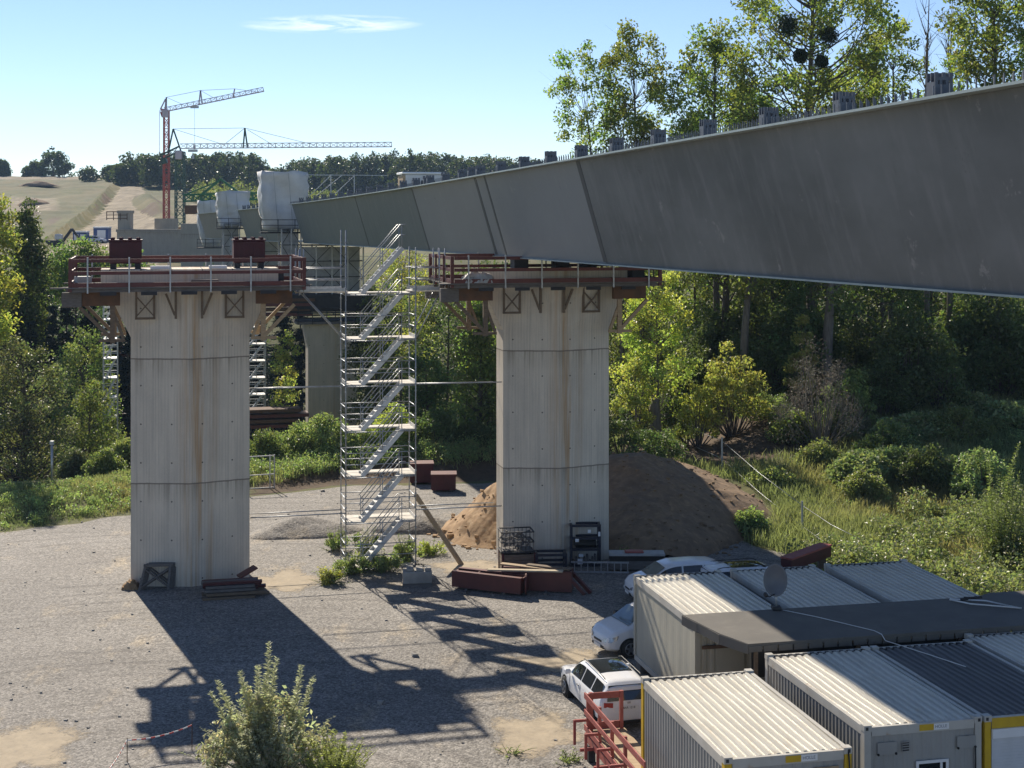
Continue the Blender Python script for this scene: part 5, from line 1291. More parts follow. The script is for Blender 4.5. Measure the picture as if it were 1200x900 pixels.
# red beam behind the containers
a = ap(921, 662, 60.5); b = ap(968, 645, 62.5)
t = loc_thing('steel_beam', 'dark red steel beam propped up behind the middle containers', 'steel beam', Vector((a.x, a.y, 0)), 0)
q = MB(); A = Vector((0, 0, a.z)); Bv = Vector(b) - Vector((a.x, a.y, 0)); q.bar(A, Bv, .5, .42); q.build('beam', M['reddark'], t)
q = MB(); q.bar(A + Vector((0, 0, .26)), Bv + Vector((0, 0, .26)), .58, .07); q.build('flange', M['redbright'], t)
q = MB(); q.bar((.2, .3, 0), (.2, .3, a.z - .25), .3); q.bar((Bv.x - .2, Bv.y - .1, 0), (Bv.x - .2, Bv.y - .1, Bv.z - .3), .3); q.bar((Bv.x - 1.2, Bv.y - .5, Bv.z - .8), (Bv.x + .6, Bv.y - .3, Bv.z - .9), .15, .3); q.build('support', M['wood'], t)
# mesh fence panel, barrier tape, post and wire fence, lamp post
t = loc_thing('fence_panel', 'grey tubular fence panel standing right of the left pier by the bushes', 'fence panel', gp(305, 574), .35)
q = MB()
for x in (-1.1, .55, .8): q.bar((x, 0, 0), (x, 0, 1.95), .06)
for z in (.1, .85, 1.9): q.bar((-1.1, 0, z), (.8, 0, z), .05)
q.build('frame', M['galv'], t)
t = loc_thing('barrier_tape', 'red and white barrier tape strung between two rusty stakes in the yard', 'barrier tape', gp(149, 893), 0)
P0 = gp(149, 893) * 0 + Vector((0, 0, .62)); P1 = Vector((gp(225, 880).x - gp(149, 893).x, gp(225, 880).y - gp(149, 893).y, .75)); P2 = Vector((gp(128, 912).x - gp(149, 893).x, gp(128, 912).y - gp(149, 893).y, .25))
for A, Bq, sag in ((P0, P1, .10), (P0, P2, .05)):
    k = 14
    for i in range(k):
        f0, f1 = i / k, (i + 1) / k; s0, s1 = -sag * 4 * f0 * (1 - f0), -sag * 4 * f1 * (1 - f1)
        q = MB(); q.bar(A + (Bq - A) * f0 + Vector((0, 0, s0)), A + (Bq - A) * f1 + Vector((0, 0, s1)), .010, .038); q.build('tape_stripe', M['tape_r' if i % 2 else 'tape_w'], t)
for p in (P0, P1): q = MB(); q.tube([(p.x, p.y, -.05), (p.x, p.y, p.z + .06)], .014, 6); q.build('stake', M['woodrust'], t)
t = loc_thing('wire_fence', 'sagging wire fence with thin grey posts on the grassy slope', 'wire fence', Vector((12, 75, 0)), 0)
posts = []
for px, py, Y in ((795, 490, 96), (846, 556, 84), (940, 616, 71.5), (1012, 640, 64)):
    x = (px - 600) / F * Y; z = tz(x, Y); posts.append(Vector((x - 12, Y - 75, z)))
for p in posts[1:3]: q = MB(); q.bar(p - Vector((0, 0, .2)), p + Vector((0, 0, 1.75)), .09); q.build('post', M['galv'], t)
q = MB()
for h in (1.55, .55):
    for a, b in zip(posts[:-1], posts[1:]):
        m_ = (a + b) / 2 + Vector((0, 0, h - .12)); q.tube([a + Vector((0, 0, h)), m_, b + Vector((0, 0, h))], .013, 4)
q.build('wire', M['galv'], t)
t = loc_thing('marker_post', 'thin grey post standing in the grass left of the left pier', 'post', Vector((gp(69, 590).x * 1.06, 84, tz(gp(69, 590).x * 1.06, 84))), 0)
MB().tube([(0, 0, -.2), (0, 0, 2.2)], .07, 8).build('shaft', M['galv'], t); MB().bevbox(-.11, .11, -.09, .09, 2.2, 2.42, .02).build('cap', M['galv'], t)
for k, (n_, m_, L_, w_, h_, mt, lab) in enumerate(((-1.9, 62.75, 1.5, .3, .12, 'woodpale', 'pale timber offcut on the front edge of the left platform'), (2.4, 63.0, 1.1, .35, .22, 'woodgrey', 'grey timber block in the middle of the left platform'), (5.4, 64.6, .7, .6, .5, 'dark', 'dark tool box on the right end of the left platform'), (19.6, 62.8, 1.6, .3, .14, 'wood', 'brown timber plank on the platform under the girder'), (21.2, 63.2, .6, .5, .45, 'dark', 'dark tool box on the right end of the platform under the girder'), (-2.5, 64.2, .6, .5, .35, 'tarpgrey', 'grey bundle on the left end of the left platform'))):
    o = MB().bevbox(-L_ / 2, L_ / 2, -w_ / 2, w_ / 2, 0, h_, .02).build('timber_offcut' if 'timber' in lab else ('tool_box' if 'box' in lab else 'bundle'), M[mt], None); o.location = B(n_, m_, 12.62); o.rotation_euler = (0, 0, BA + .1 * (k - 2)); tag(o, lab, 'timber' if 'timber' in lab else ('tool box' if 'box' in lab else 'bundle'))
# distant white stair towers behind the left pier
def far_tower(px0, px1, y0, y1, Y, label, lifts):
    a = ap(px0, y1, Y); b = ap(px1, y0, Y); W = b.x - a.x; H = b.z - a.z; t = thing('stair_tower', label, 'stair tower', a, BA, 'distant scaffold stair towers'); q = MB()
    for x in (0, W):
        for y in (0, 1.6): q.bar((x, y, -3), (x, y, H), .09)
    q.build('standard', M['galv'], t); lh = H / lifts
    for k in range(lifts):
        z = k * lh; MB().box(0, W, 0, 1.6, z, z + .09).build('landing', M['alu'], t)
        MB().bar((W * .15, .5, z), (W * .85, .5, z + lh), .3, .16).build('stair_flight', M['alu'], t)
        for y in (0, 1.6):
            g_ = MB(); g_.bar((0, y, z + .5), (W, y, z + .5), .06); g_.bar((0, y, z + 1.0), (W, y, z + 1.0), .06); g_.bar((W * .5, y, z + .09), (W * .5, y, z + 1.0), .05); g_.build('guard_rail', M['galv'], t)
    return t
far_tower(121, 137, 353, 490, 118, 'distant white stair tower left of the left pier', 6)
far_tower(290, 311, 365, 484, 130, 'white stair tower half hidden by the right edge of the left pier', 6)
def red_stack(px, py, Y, w, label, n=3):
    p = ap(px, py, Y); t = thing('formwork_stack', label, 'formwork stack', p, BA, 'red formwork stacks by the far pier'); rgq = random.Random(px)
    for k in range(n):
        q = MB(); q.box(-w/2 + rgq.uniform(-.4, .4), w/2 + rgq.uniform(-.4, .4), -.9, .9, k * .42 - .2, k * .42 + .06); q.build('panel', M['red' if k % 2 == 0 else 'woodrust'], t)
red_stack(322, 497, 122, 4.6, 'stack of red formwork at the foot of the far grey pier', 4)
red_stack(148, 495, 139, 1.5, 'small red formwork bundle beside the distant white stair tower', 3)
red_stack(146, 415, 140, 1.8, 'red formwork platform high beside the distant white stair tower', 3)
red_stack(330, 367, 131, 5.0, 'red formwork planks stored on the far pier platform', 4)
# ------------------------------------------------------------------ trees
def tree_at(kind, name, label, px, Y, ytop, ycrown, rpx, seed, **kw):
    x = (px - 600) / F * Y; z0 = tz(x, Y); H = CH - (ytop - HZ) / F * Y - z0; base = max(.3, CH - (ycrown - HZ) / F * Y - z0)
    if kind == 'conifer': return make_conifer(name, label, 'tree', seed, H, rpx / F * Y, (x, Y, z0), kw.get('group'), kw.get('nl', 26))
    d = dict(n_cl=60, cr=1.3, nl=110, ls=.30, tr=.32, leaf='leaf_green'); d.update(kw)
    return make_tree(name, label, 'tree', seed, H, base, rpx / F * Y, d.pop('n_cl'), d.pop('cr'), d.pop('nl'), d.pop('ls'), d.pop('tr'), d.pop('leaf'), parent_loc=(x, Y, z0), **d)
GR = 'tall trees behind the girder'
P = dict(leaf='leaf_poplar', group=GR)
tree_at('d', 'deciduous_tree', 'airy leaning tree farthest left above the girder against the sky', 712, 122, 58, 178, 44, 11, n_cl=30, cr=1.05, nl=150, ls=.30, tr=.26, lean=(-.06, 0), **P)
tree_at('d', 'deciduous_tree', 'slim tree with a dense top, second from the left above the girder', 752, 117, 38, 185, 42, 12, n_cl=42, cr=1.1, nl=190, ls=.30, tr=.28, lean=(-.02, 0), **P)
tree_at('d', 'deciduous_tree', 'broad tree with yellowing leaves left of the mistletoe tree', 838, 112, 34, 215, 56, 13, n_cl=72, cr=1.2, nl=190, ls=.30, tr=.32, **P)
mt = tree_at('d', 'deciduous_tree', 'tallest tree above the girder, holding dark balls of mistletoe', 950, 104, -78, 190, 92, 14, n_cl=118, cr=1.3, nl=165, ls=.30, tr=.46, shape='vase', **P)
tree_at('d', 'deciduous_tree', 'thin tree between the mistletoe tree and the bare dead tree', 1045, 113, 16, 190, 40, 15, n_cl=36, cr=1.05, nl=150, ls=.30, tr=.26, **P)
tree_at('d', 'deciduous_tree', 'tall tree near the right edge above the girder, right of the bare branches', 1165, 103, -60, 190, 66, 16, n_cl=92, cr=1.2, nl=170, ls=.30, tr=.36, **P)
tree_at('d', 'deciduous_tree', 'tree cut by the right edge of the picture above the girder', 1245, 100, -70, 220, 60, 17, n_cl=70, cr=1.4, nl=120, ls=.3, tr=.36, **P)
tree_at('d', 'deciduous_tree', 'low tree filling the gap left of the mistletoe tree just above the girder', 885, 119, 108, 230, 40, 18, n_cl=60, cr=1.3, nl=170, ls=.3, tr=.25, **P)
tree_at('d', 'deciduous_tree', 'low leafy tree just above the girder right of the mistletoe tree', 1000, 116, 62, 230, 44, 19, n_cl=66, cr=1.3, nl=160, ls=.3, tr=.25, **P)
rg = np.random.default_rng(2); x = (951 - 600) / F * 104
for k, (px, py, rr) in enumerate(((923, 30, .68), (971, 42, .62), (938, 66, .45), (963, 72, .40))):
    c = ap(px, py, 99.2); L = Leaves(40 + k); L.cloud((0, 0, 0), rr * 1.15, 1200, .19, 1, None, .2, .0); o = L.mesh('mistletoe', M['leaf_mistletoe'], None, .45, c)
    tag(o, ['large dark mistletoe ball highest on the left of the tallest tree', 'large dark mistletoe ball right of the highest one', 'small mistletoe ball below the left large one', 'small mistletoe ball lowest on the trunk of the tallest tree'][k], 'mistletoe', 'mistletoe balls in the tallest tree')
def bare_tree(px, Y, ytop, label, seed):
    x = (px - 600) / F * Y; z0 = tz(x, Y); H = CH - (ytop - HZ) / F * Y - z0; r = np.random.default_rng(seed); t = thing('dead_tree', label, 'tree', (x, Y, z0)); tb = MB()
    tb.tube([(0, 0, -.2), (.1, 0, H * .35), (.0, .1, H * .7), (.25, 0, H)], [.24, .18, .11, .02], 7); tb.build('trunk', M['barkpale'], t, fixn=False); b = MB()
    for k in range(26):
        z = H * r.uniform(.45, .95); az = r.uniform(0, 6.28); L = r.uniform(1.2, 4.2) * (1.15 - z / H); e = np.array([math.cos(az) * L * .55, math.sin(az) * L * .55, z + L * 1.3]); pts = limb_path((0, 0, z), e, r, -.05, 4); b.tube(pts, [.06, .045, .03, .02, .008], 4, False)
        for _ in range(4): q = pts[r.integers(1, 4)]; e2 = np.asarray(q) + np.array([r.normal() * .6, r.normal() * .6, r.uniform(.5, 1.6)]); b.tube([q, e2], [.02, .006], 4, False)
    b.build('branch', M['barkpale'], t, fixn=False)
bare_tree(1085, 106, -12, 'bare dead tree with upright pale branches above the girder', 3)
bare_tree(1112, 110, 2, 'thinner bare dead tree right of the other bare tree', 4)
bare_tree(728, 119, 120, 'short bare stem leaning between the two leftmost trees above the girder', 5)
# wood edge below the girder
def trunk_tree(px, Y, ytop, ycr, rpx, seed, label, **kw): return tree_at('d', 'deciduous_tree', label, px, Y, ytop, ycr, rpx, seed, **kw)
trunk_tree(853, 106, 210, 340, 38, 21, 'straight thin dark trunk left of the forked pale trunk under the girder', tr=.42, n_cl=26, nl=90, leaf='leaf_poplar', shape='vase')
trunk_tree(874, 99, 215, 345, 34, 22, 'pale forked trunk behind the yellow bush under the girder', tr=.36, lean=(.02, 0), bark='barkpale', n_cl=24, nl=90, leaf='leaf_poplar')
trunk_tree(970, 97, 200, 345, 46, 23, 'thick straight trunk with one bent limb under the girder', tr=.46, n_cl=30, nl=110, leaf='leaf_green', bark='barkpale')
trunk_tree(770, 93, 318, 470, 44, 24, 'young yellow-green maple in front of the tall stump right of the right pier', tr=.12, n_cl=54, cr=.75, nl=130, ls=.22, leaf='leaf_yellow', shape='round')
t = thing('tree_stump', 'tall broken grey tree stump inside the yellow-green maple', 'tree stump', ((768 - 600) / F * 92, 92, tz((768 - 600) / F * 92, 92)))
MB().tube([(0, 0, -.2), (.02, 0, 1.2), (-.03, 0, 2.4), (.0, .02, 3.0)], [.42, .36, .33, .25], 9).build('trunk', M['barkpale'], t, fixn=False)
def bush_at(label, px, Y, ytop, rpx, seed, leaf, ybase=None, **kw):
    x = (px - 600) / F * Y; z0 = tz(x, Y); H = CH - (ytop - HZ) / F * Y - z0; d = dict(n_cl=26, cr=.6, nl=130, ls=.17); d.update(kw)
    return make_bush(d.pop('name', 'shrub'), label, 'shrub', seed, rpx / F * Y, d.pop('ry', rpx / F * Y * .7), H, d.pop('n_cl'), d.pop('cr'), d.pop('nl'), d.pop('ls'), leaf, (x, Y, z0), **d)
bush_at('bright yellow-green bush before the forked pale trunk', 858, 92, 398, 44, 31, 'leaf_yellow', n_cl=44, cr=.62, nl=130, ls=.2)
bush_at('low bright yellow bush between the maple and the yellow-green bush', 818, 91, 436, 26, 32, 'leaf_yellow', n_cl=18, cr=.5, ls=.18)
bush_at('bright yellow undergrowth at the foot of the young maple', 742, 91, 405, 24, 33, 'leaf_yellow', n_cl=24, cr=.5, ls=.18)
bush_at('round sunlit leaf cluster on a sapling left of the thick straight trunk', 940, 94, 362, 19, 34, 'leaf_yellow', n_cl=22, cr=.42, ls=.2)
bush_at('grey-brown dead bush with tangled twigs before the thick straight trunk', 962, 87, 392, 50, 35, 'leaf_dry', n_cl=42, cr=.75, nl=110, ls=.26, aspect=.10, bark='barkpale')
bush_at('green trailing bush on the right side of the grey dead bush', 992, 89, 412, 30, 36, 'leaf_green', n_cl=22, cr=.6, ls=.18)
bush_at('dark low bush right beside the right pier behind the earth mound', 728, 88, 468, 20, 37, 'leaf_dark', n_cl=18, cr=.5, ls=.15)
bush_at('dark rounded bush on the slope behind the earth mound', 770, 84, 492, 36, 38, 'leaf_dark', n_cl=26, cr=.5, ls=.15)
bush_at('grey-green low bush at the edge of the bare clearing', 900, 93, 458, 34, 39, 'leaf_weed', n_cl=24, cr=.5, ls=.14)
bush_at('small dark tuft of bush left of the bare clearing', 806, 92, 478, 16, 40, 'leaf_dark', n_cl=10, cr=.4, ls=.14)
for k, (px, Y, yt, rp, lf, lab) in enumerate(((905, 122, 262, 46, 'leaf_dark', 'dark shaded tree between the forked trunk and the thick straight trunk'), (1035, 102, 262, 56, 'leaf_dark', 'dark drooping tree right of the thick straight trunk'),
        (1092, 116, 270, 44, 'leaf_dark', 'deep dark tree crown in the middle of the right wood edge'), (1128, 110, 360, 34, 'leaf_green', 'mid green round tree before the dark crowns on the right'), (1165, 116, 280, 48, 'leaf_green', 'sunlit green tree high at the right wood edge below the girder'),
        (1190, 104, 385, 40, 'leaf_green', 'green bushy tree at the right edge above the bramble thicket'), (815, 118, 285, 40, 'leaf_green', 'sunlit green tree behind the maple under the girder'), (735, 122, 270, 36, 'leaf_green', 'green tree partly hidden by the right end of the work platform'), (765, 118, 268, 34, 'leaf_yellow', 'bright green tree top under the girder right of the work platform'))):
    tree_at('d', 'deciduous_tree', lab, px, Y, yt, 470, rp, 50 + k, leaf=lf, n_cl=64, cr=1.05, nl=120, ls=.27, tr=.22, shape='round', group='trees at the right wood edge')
# middle background between stair tower and right pier
for k, (px, Y, yt, yb, rp, lf, lab) in enumerate(((470, 150, 282, 420, 44, 'leaf_yellow', 'sunlit yellow-green tree top seen through the top of the stair tower'), (525, 140, 330, 520, 46, 'leaf_dark', 'dark shaded tree between the stair tower and the right pier'), (440, 128, 345, 500, 34, 'leaf_dark', 'dark tree seen through the middle of the stair tower'),
        (563, 100, 368, 520, 26, 'leaf_green', 'sunlit elder tree touching the left side of the right pier'), (500, 118, 415, 530, 34, 'leaf_dark', 'dark ivy-covered bushy tree behind the dark red crates'), (570, 132, 318, 480, 28, 'leaf_poplar', 'green tree behind the left strut of the platform under the girder'))):
    tree_at('d', 'deciduous_tree', lab, px, Y, yt, yb, rp, 70 + k, leaf=lf, n_cl=56, cr=1.1, nl=110, ls=.27, tr=.2, shape='round', group='trees behind the stair tower')
for k, (px, Y, yt, rp, lf, lab) in enumerate(((312, 91, 500, 26, 'leaf_green', 'green shrub beside the grey fence panel'), (345, 93, 496, 34, 'leaf_weed', 'yellow-green shrub behind the left part of the stair tower base'), (378, 92.5, 478, 34, 'leaf_weed', 'tall bright weedy shrub before the far grey pier'), (420, 92, 500, 30, 'leaf_weed', 'bright shrub seen through the lower stair tower'), (460, 92.5, 470, 26, 'leaf_yellow', 'yellow shrub seen through the stair tower near the dark trees'),
        (510, 93, 478, 32, 'leaf_dark', 'dark creeper bush on the bank above the red crates'), (556, 93, 492, 30, 'leaf_dark', 'dark bush on the bank left of the right pier'), (88, 90, 522, 17, 'leaf_willow', 'pale round shrub left of the left pier by the grass'), (124, 89, 524, 20, 'leaf_green', 'green shrub touching the left side of the left pier'), (146, 92, 505, 16, 'leaf_weed', 'pale green shrub half hidden by the left pier'))):
    bush_at(lab, px, Y, yt, rp, 90 + k, lf, n_cl=34, cr=.6, nl=150, ls=.17, group='shrubs along the back of the yard')
# left side: valley trees
tree_at('d', 'deciduous_tree', 'sunlit yellow-green tree cut by the left edge high up', -6, 96, 236, 400, 22, 101, leaf='leaf_yellow', n_cl=56, cr=.9, nl=110, ls=.26, tr=.25, shape='oval')
tree_at('d', 'deciduous_tree', 'dark narrow tree right of the yellow-green tree at the left edge', 31, 132, 246, 420, 19, 102, leaf='leaf_dark', n_cl=90, cr=1.2, nl=130, ls=.34, tr=.25, shape='oval')
tree_at('d', 'deciduous_tree', 'mid green round tree behind the left end of the left platform', 88, 146, 290, 350, 40, 103, leaf='leaf_green', n_cl=80, cr=1.4, nl=120, ls=.34, tr=.3, shape='round')
tree_at('d', 'deciduous_tree', 'grey-green tree below the hillside excavator', 140, 170, 298, 350, 34, 104, leaf='leaf_green', n_cl=60, cr=1.4, nl=100, ls=.36, tr=.3, shape='round')
tree_at('d', 'willow_tree', 'large grey-green willow at the left edge above the grass', 28, 97, 400, 585, 62, 105, leaf='leaf_willow', n_cl=110, cr=.95, nl=150, ls=.2, tr=.26, shape='round')
tree_at('d', 'deciduous_tree', 'round dark green tree with a lit top below the left platform', 98, 122, 398, 520, 40, 106, leaf='leaf_green', n_cl=80, cr=1.1, nl=130, ls=.25, tr=.24, shape='round')
tree_at('d', 'deciduous_tree', 'lower green tree between the willow and the left pier', 106, 104, 452, 570, 34, 107, leaf='leaf_green', n_cl=64, cr=.8, nl=130, ls=.2, tr=.2, shape='round')
tree_at('d', 'deciduous_tree', 'small bright tree seen right of the left pier below its platform', 334, 126, 388, 480, 16, 108, leaf='leaf_yellow', n_cl=22, cr=.7, nl=90, ls=.26, tr=.14, shape='round')
con = tree_at('conifer', 'conifer_tree', 'dark shaded spruce in the row in the valley beyond the left pier', 20, 137, 330, 0, 32, 109, group='dark spruces in the valley')
rgc = random.Random(6)
for px, Y, s in ((50, 140, 1.0), (78, 134, .95), (104, 142, 1.0), (132, 136, .92), (160, 140, .95), (-8, 136, 1.05), (36, 128, .86), (90, 128, .84), (112, 134, .8), (62, 131, .92), (150, 131, .84), (300, 150, .9), (332, 156, .95), (352, 160, .85), (430, 170, .85), (18, 129, .9), (4, 144, 1.05)):
    x = (px - 600) / F * Y; copy_tree(con, (x, Y, tz(x, Y)), rgc.uniform(0, 6), (s * rgc.uniform(1, 1.25), s * rgc.uniform(1, 1.25), s))
rgu = random.Random(77); ub = None
for k in range(26):
    px = 800 + k * 16.5 + rgu.uniform(-8, 8); Y = rgu.uniform(98, 108) if px < 1010 else rgu.uniform(92, 106); yt = rgu.uniform(395, 445); x = (px - 600) / F * Y; s = rgu.uniform(.8, 1.25)
    if ub is None: ub = bush_at('dark undergrowth bush along the foot of the right wood edge', px, Y, 405, 34, 400, 'leaf_dark', n_cl=44, cr=.75, nl=150, ls=.2, group='undergrowth bushes along the right wood edge'); continue
    c = copy_tree(ub, (x, Y, tz(x, Y)), rgu.uniform(0, 6), (s * 1.1, s * 1.1, s * rgu.uniform(.8, 1.15)))
ub2 = bush_at('rounded bush on the right slope between the brambles and the dark wood edge', 1015, 82, 520, 26, 401, 'leaf_bramble', n_cl=34, cr=.5, nl=150, ls=.17, group='rounded bushes above the brambles')
for k in range(12):
    px = 985 + k * 19 + rgu.uniform(-9, 9); Y = rgu.uniform(80, 93); x = (px - 600) / F * Y; s = rgu.uniform(.8, 1.25); c = copy_tree(ub2, (x, Y, tz(x, Y)), rgu.uniform(0, 6), (s * 1.2, s * 1.2, s), 'rounded bush on the right slope between the brambles and the dark wood edge'); c['group'] = 'rounded bushes above the brambles'
rst = np.random.default_rng(31); P_, F_ = [], []
for k in range(420):
    x, y = rst.uniform(-34, 8), rst.uniform(42, 84); s_ = rst.uniform(.02, .07) * (2.2 if rst.random() < .06 else 1); b_ = len(P_)
    if y > np.interp(x, EX, EY) - 1: continue
    for dx in (-1, 1):
        for dy in (-1, 1):
            for dz in (-.3, .9): P_.append(np.array([x, y, .014]) + s_ * np.array([dx, dy, dz]) * rst.uniform(.45, 1.0, 3))
    F_ += [(b_, b_+1, b_+3, b_+2), (b_+4, b_+6, b_+7, b_+5), (b_, b_+4, b_+5, b_+1), (b_+2, b_+3, b_+7, b_+6), (b_, b_+2, b_+6, b_+4), (b_+1, b_+5, b_+7, b_+3)]
o = fastmesh('loose_stones', P_, F_, M['block']); o['kind'] = 'stuff'; tag(o, 'loose pale stones scattered over the gravel yard', 'stones')
# ------------------------------------------------------------------ far woods: one mass each
def wood_mass(name, label, pts, leaf, seed, cr, ncl, nl, ls, trunks=False):
    rng = np.random.default_rng(seed); lv = Leaves(seed)
    for (x, y, H, rx) in pts:
        z0 = tz(x, y)
        for k in range(ncl):
            f = (k + rng.random()) / ncl; zz = H * (.12 + .86 * f); w = math.sqrt(max(.05, 1 - (max(0, f - .35) / .68) ** 2)); az = k * 2.4 + rng.normal() * .4; rr = rx * w * (.4 + .6 * rng.random())
            lv.cloud((x + math.cos(az) * rr, y + math.sin(az) * rr, z0 + zz), cr * rng.uniform(.7, 1.2), nl, ls, .85, np.ones(3) * rng.normal(1, .12), .4)
    o = lv.mesh(name, M[leaf], None); o['kind'] = 'stuff'; return tag(o, label, 'wood')
pts = []; rg = np.random.default_rng(8)
tops = ([122, 135, 150, 178, 215, 240, 262, 290, 318, 332, 350, 400, 470, 520, 570, 640, 760], [216, 200, 184, 181, 184, 176, 182, 181, 196, 200, 186, 184, 178, 181, 184, 190, 200])
for k in range(150):
    px = 122 + (640 - 122) * (k + rg.random()) / 150; Y = rg.uniform(600, 668); x = (px - 600) / F * Y; yt = np.interp(px, *tops) + rg.uniform(-3, 9); H = CH - (yt - HZ) / F * Y - tz(x, Y)
    if px < 140: Y = 640
    pts.append((x, Y, max(5, H), rg.uniform(3.0, 5.0)))
wood_mass('far_wood', 'long bluish wood along the crest of the far hillside', pts, 'leaf_far', 3, 2.2, 20, 30, 1.35)
pts = []
for k in range(60):
    px = rg.uniform(232, 420); Y = rg.uniform(470, 580); x = (px - 600) / F * Y; pts.append((x, Y, rg.uniform(4, 8), rg.uniform(2.5, 4)))
wood_mass('far_scrub', 'lighter green scrub below the far wood behind the green gantry', pts, 'leaf_green', 5, 1.8, 9, 16, 1.0)
pts = [((px - 600) / F * Y, Y, H, 3.6) for px, Y, H in [(rg.uniform(690, 1260), rg.uniform(122, 150), rg.uniform(9, 14.5)) for _ in range(46)]]
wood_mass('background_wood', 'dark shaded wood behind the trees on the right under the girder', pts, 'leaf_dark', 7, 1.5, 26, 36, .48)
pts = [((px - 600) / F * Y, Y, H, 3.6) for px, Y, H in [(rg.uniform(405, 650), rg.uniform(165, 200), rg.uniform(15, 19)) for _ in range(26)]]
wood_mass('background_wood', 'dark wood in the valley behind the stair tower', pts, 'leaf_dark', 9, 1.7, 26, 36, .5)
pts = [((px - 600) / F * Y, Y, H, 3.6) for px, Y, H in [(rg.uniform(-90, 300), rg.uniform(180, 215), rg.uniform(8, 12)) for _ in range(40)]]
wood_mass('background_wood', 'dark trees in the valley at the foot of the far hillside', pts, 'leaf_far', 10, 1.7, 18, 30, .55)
for px, Y, H, r_, lab in ((40, 690, 5.5, 6, 'small far tree left in the pair on the bare crest'), (62, 690, 9.5, 11, 'broad far tree right in the pair on the bare crest'), (129, 660, 4.2, 3.6, 'tiny far bush standing alone left of the far wood'), (3, 690, 6, 4, 'far tree on the crest at the left edge')):
    x = (px - 600) / F * Y; make_tree('deciduous_tree', lab, 'tree', int(px) + 200, H * 1.25, .5, r_ * .72, 60, 2.2, 60, 1.2, .25, 'leaf_far', shape='round', parent_loc=(x, Y, tz(x, Y)), group='far trees on the crest')
# ------------------------------------------------------------------ bramble, weeds and grass
lv = Leaves(77); rg = np.random.default_rng(77)
for k in range(330):
    x = rg.uniform(11.5, 32); Y = rg.uniform(54, 76)
    u = x / Y * F + 600
    if u < 940 + max(0, (62 - Y)) * 2 + rg.uniform(-15, 15) or (Y > 66 and x < 14.5 + (Y - 66) * .6): continue
    hh = max(.35, rg.uniform(.6, 1.5) + .9 * math.sin(x * .9) * math.cos(Y * .7)); z0 = tz(x, Y)
    lv.cloud((x, Y, z0 + max(.2, hh * .5)), rg.uniform(.7, 1.15), 300, .19, max(.35, hh * .62), np.ones(3) * rg.normal(1, .16), .6, .35)
o = lv.mesh('bramble_thicket', M['leaf_bramble'], None); o['kind'] = 'stuff'; tag(o, 'mounded bramble thicket on the slope behind the containers', 'brambles')
M['leaf_shrub'] = leafmat('shrub_leaves', (.50, .50, .32), .55, .45, (1.0, 1.05, .75))
def weed_clump(name, label, p, rad, H, n, seed, leaf, spikes=(), ll=.13, group=None, dens=26):
    t = thing(name, label, 'weeds' if H < 1.6 else 'shrub', p, 0, group); rng = np.random.default_rng(seed); st = MB(); P = []; D = []; S = []
    items = [(rng.normal() * rad * .45, rng.normal() * rad * .45, H * rng.uniform(.45, 1.0) * (1 - .0), 0) for _ in range(n)] + [(a, b, h, 1) for a, b, h in spikes]
    for a, b, h, sp in items:
        q = math.hypot(a, b) / rad
        if not sp: h *= max(.35, 1 - .35 * q * q)
        e = np.array([a * 1.35 + rng.normal() * .16, b * 1.35 + rng.normal() * .16, h]); s = np.array([a * .45, b * .45, -.05]); pts = limb_path(s, e, rng, -.05, 4); st.tube(pts, [.014, .012, .010, .007, .003], 4, False)
        m = int(dens * h * (2.1 if sp else 1)); 
        for i in range(m):
            f = .12 + .88 * rng.random() if not sp else .3 + .7 * (i + rng.random()) / m
            k = min(3, int(f * 4)); g_ = f * 4 - k; c = np.asarray(pts[k]) * (1 - g_) + np.asarray(pts[k + 1]) * g_; az = rng.random() * 6.28; l = ll * rng.uniform(.6, 1.3) * (1.25 - .75 * f if not sp else 1.75 - 1.1 * f)
            d = np.array([math.cos(az), math.sin(az), rng.uniform(.1, .9)]); d /= np.linalg.norm(d); P.append(c); D.append(d); S.append(l)
    P, D, S = np.array(P), np.array(D), np.array(S)[:, None]; up = rng.normal(size=P.shape) * .35 + np.array([0, 0, 1.0]); b = np.cross(D, up); b /= np.linalg.norm(b, axis=1)[:, None] + 1e-9; nn = np.cross(b, D)
    V = np.stack([P, P + D * S * .45 + b * S * .17 + nn * S * .03, P + D * S - nn * S * .12, P + D * S * .45 - b * S * .17 + nn * S * .03], 1).reshape(-1, 3)
    st.build('stem', M['leaf_weed_stem'], t, fixn=False); tint = np.repeat(np.clip(rng.normal(1, .15, (len(P), 1)) * np.ones((1, 3)) * np.array([1, 1, rng.uniform(.8, 1.3)]), .4, 2), 4, 0)
    fastmesh('foliage', V, np.arange(len(V)).reshape(-1, 4), M[leaf], tint, t); return t
M['leaf_weed_stem'] = pm('weed_stem', (.12, .12, .05), None, .8)
sp = gp(312, 905); weed_clump('shrub', 'leafy green shrub with two tall pale spikes in the foreground', (sp.x, sp.y, 0), 1.5, 1.95, 130, 5, 'leaf_shrub', ((.05, .1, 3.55), (.16, .3, 3.1), (-.28, .0, 3.0), (-.5, .2, 2.7), (.6, .2, 2.9), (.95, .2, 2.6), (-1.0, .1, 2.5), (-1.35, 0, 2.2)), .17, None, 48)
shrub_ = [o for o in COL.objects if o.get('label', '').startswith('leafy green shrub with two tall')][0]
lv = Leaves(301); rgs = np.random.default_rng(301)
for k in range(46):
    az = rgs.uniform(0, 6.28); q = math.sqrt(rgs.random()); lv.cloud((1.75 * q * math.cos(az), 1.3 * q * math.sin(az), max(.25, (2.0 - 1.2 * q * q) * rgs.uniform(.3, 1.12))), rgs.uniform(.2, .5), 75, .16, .9, np.ones(3) * rgs.normal(1, .2), .3)
lv.mesh('leaf_mass', M['leaf_shrub'], shrub_, .5)
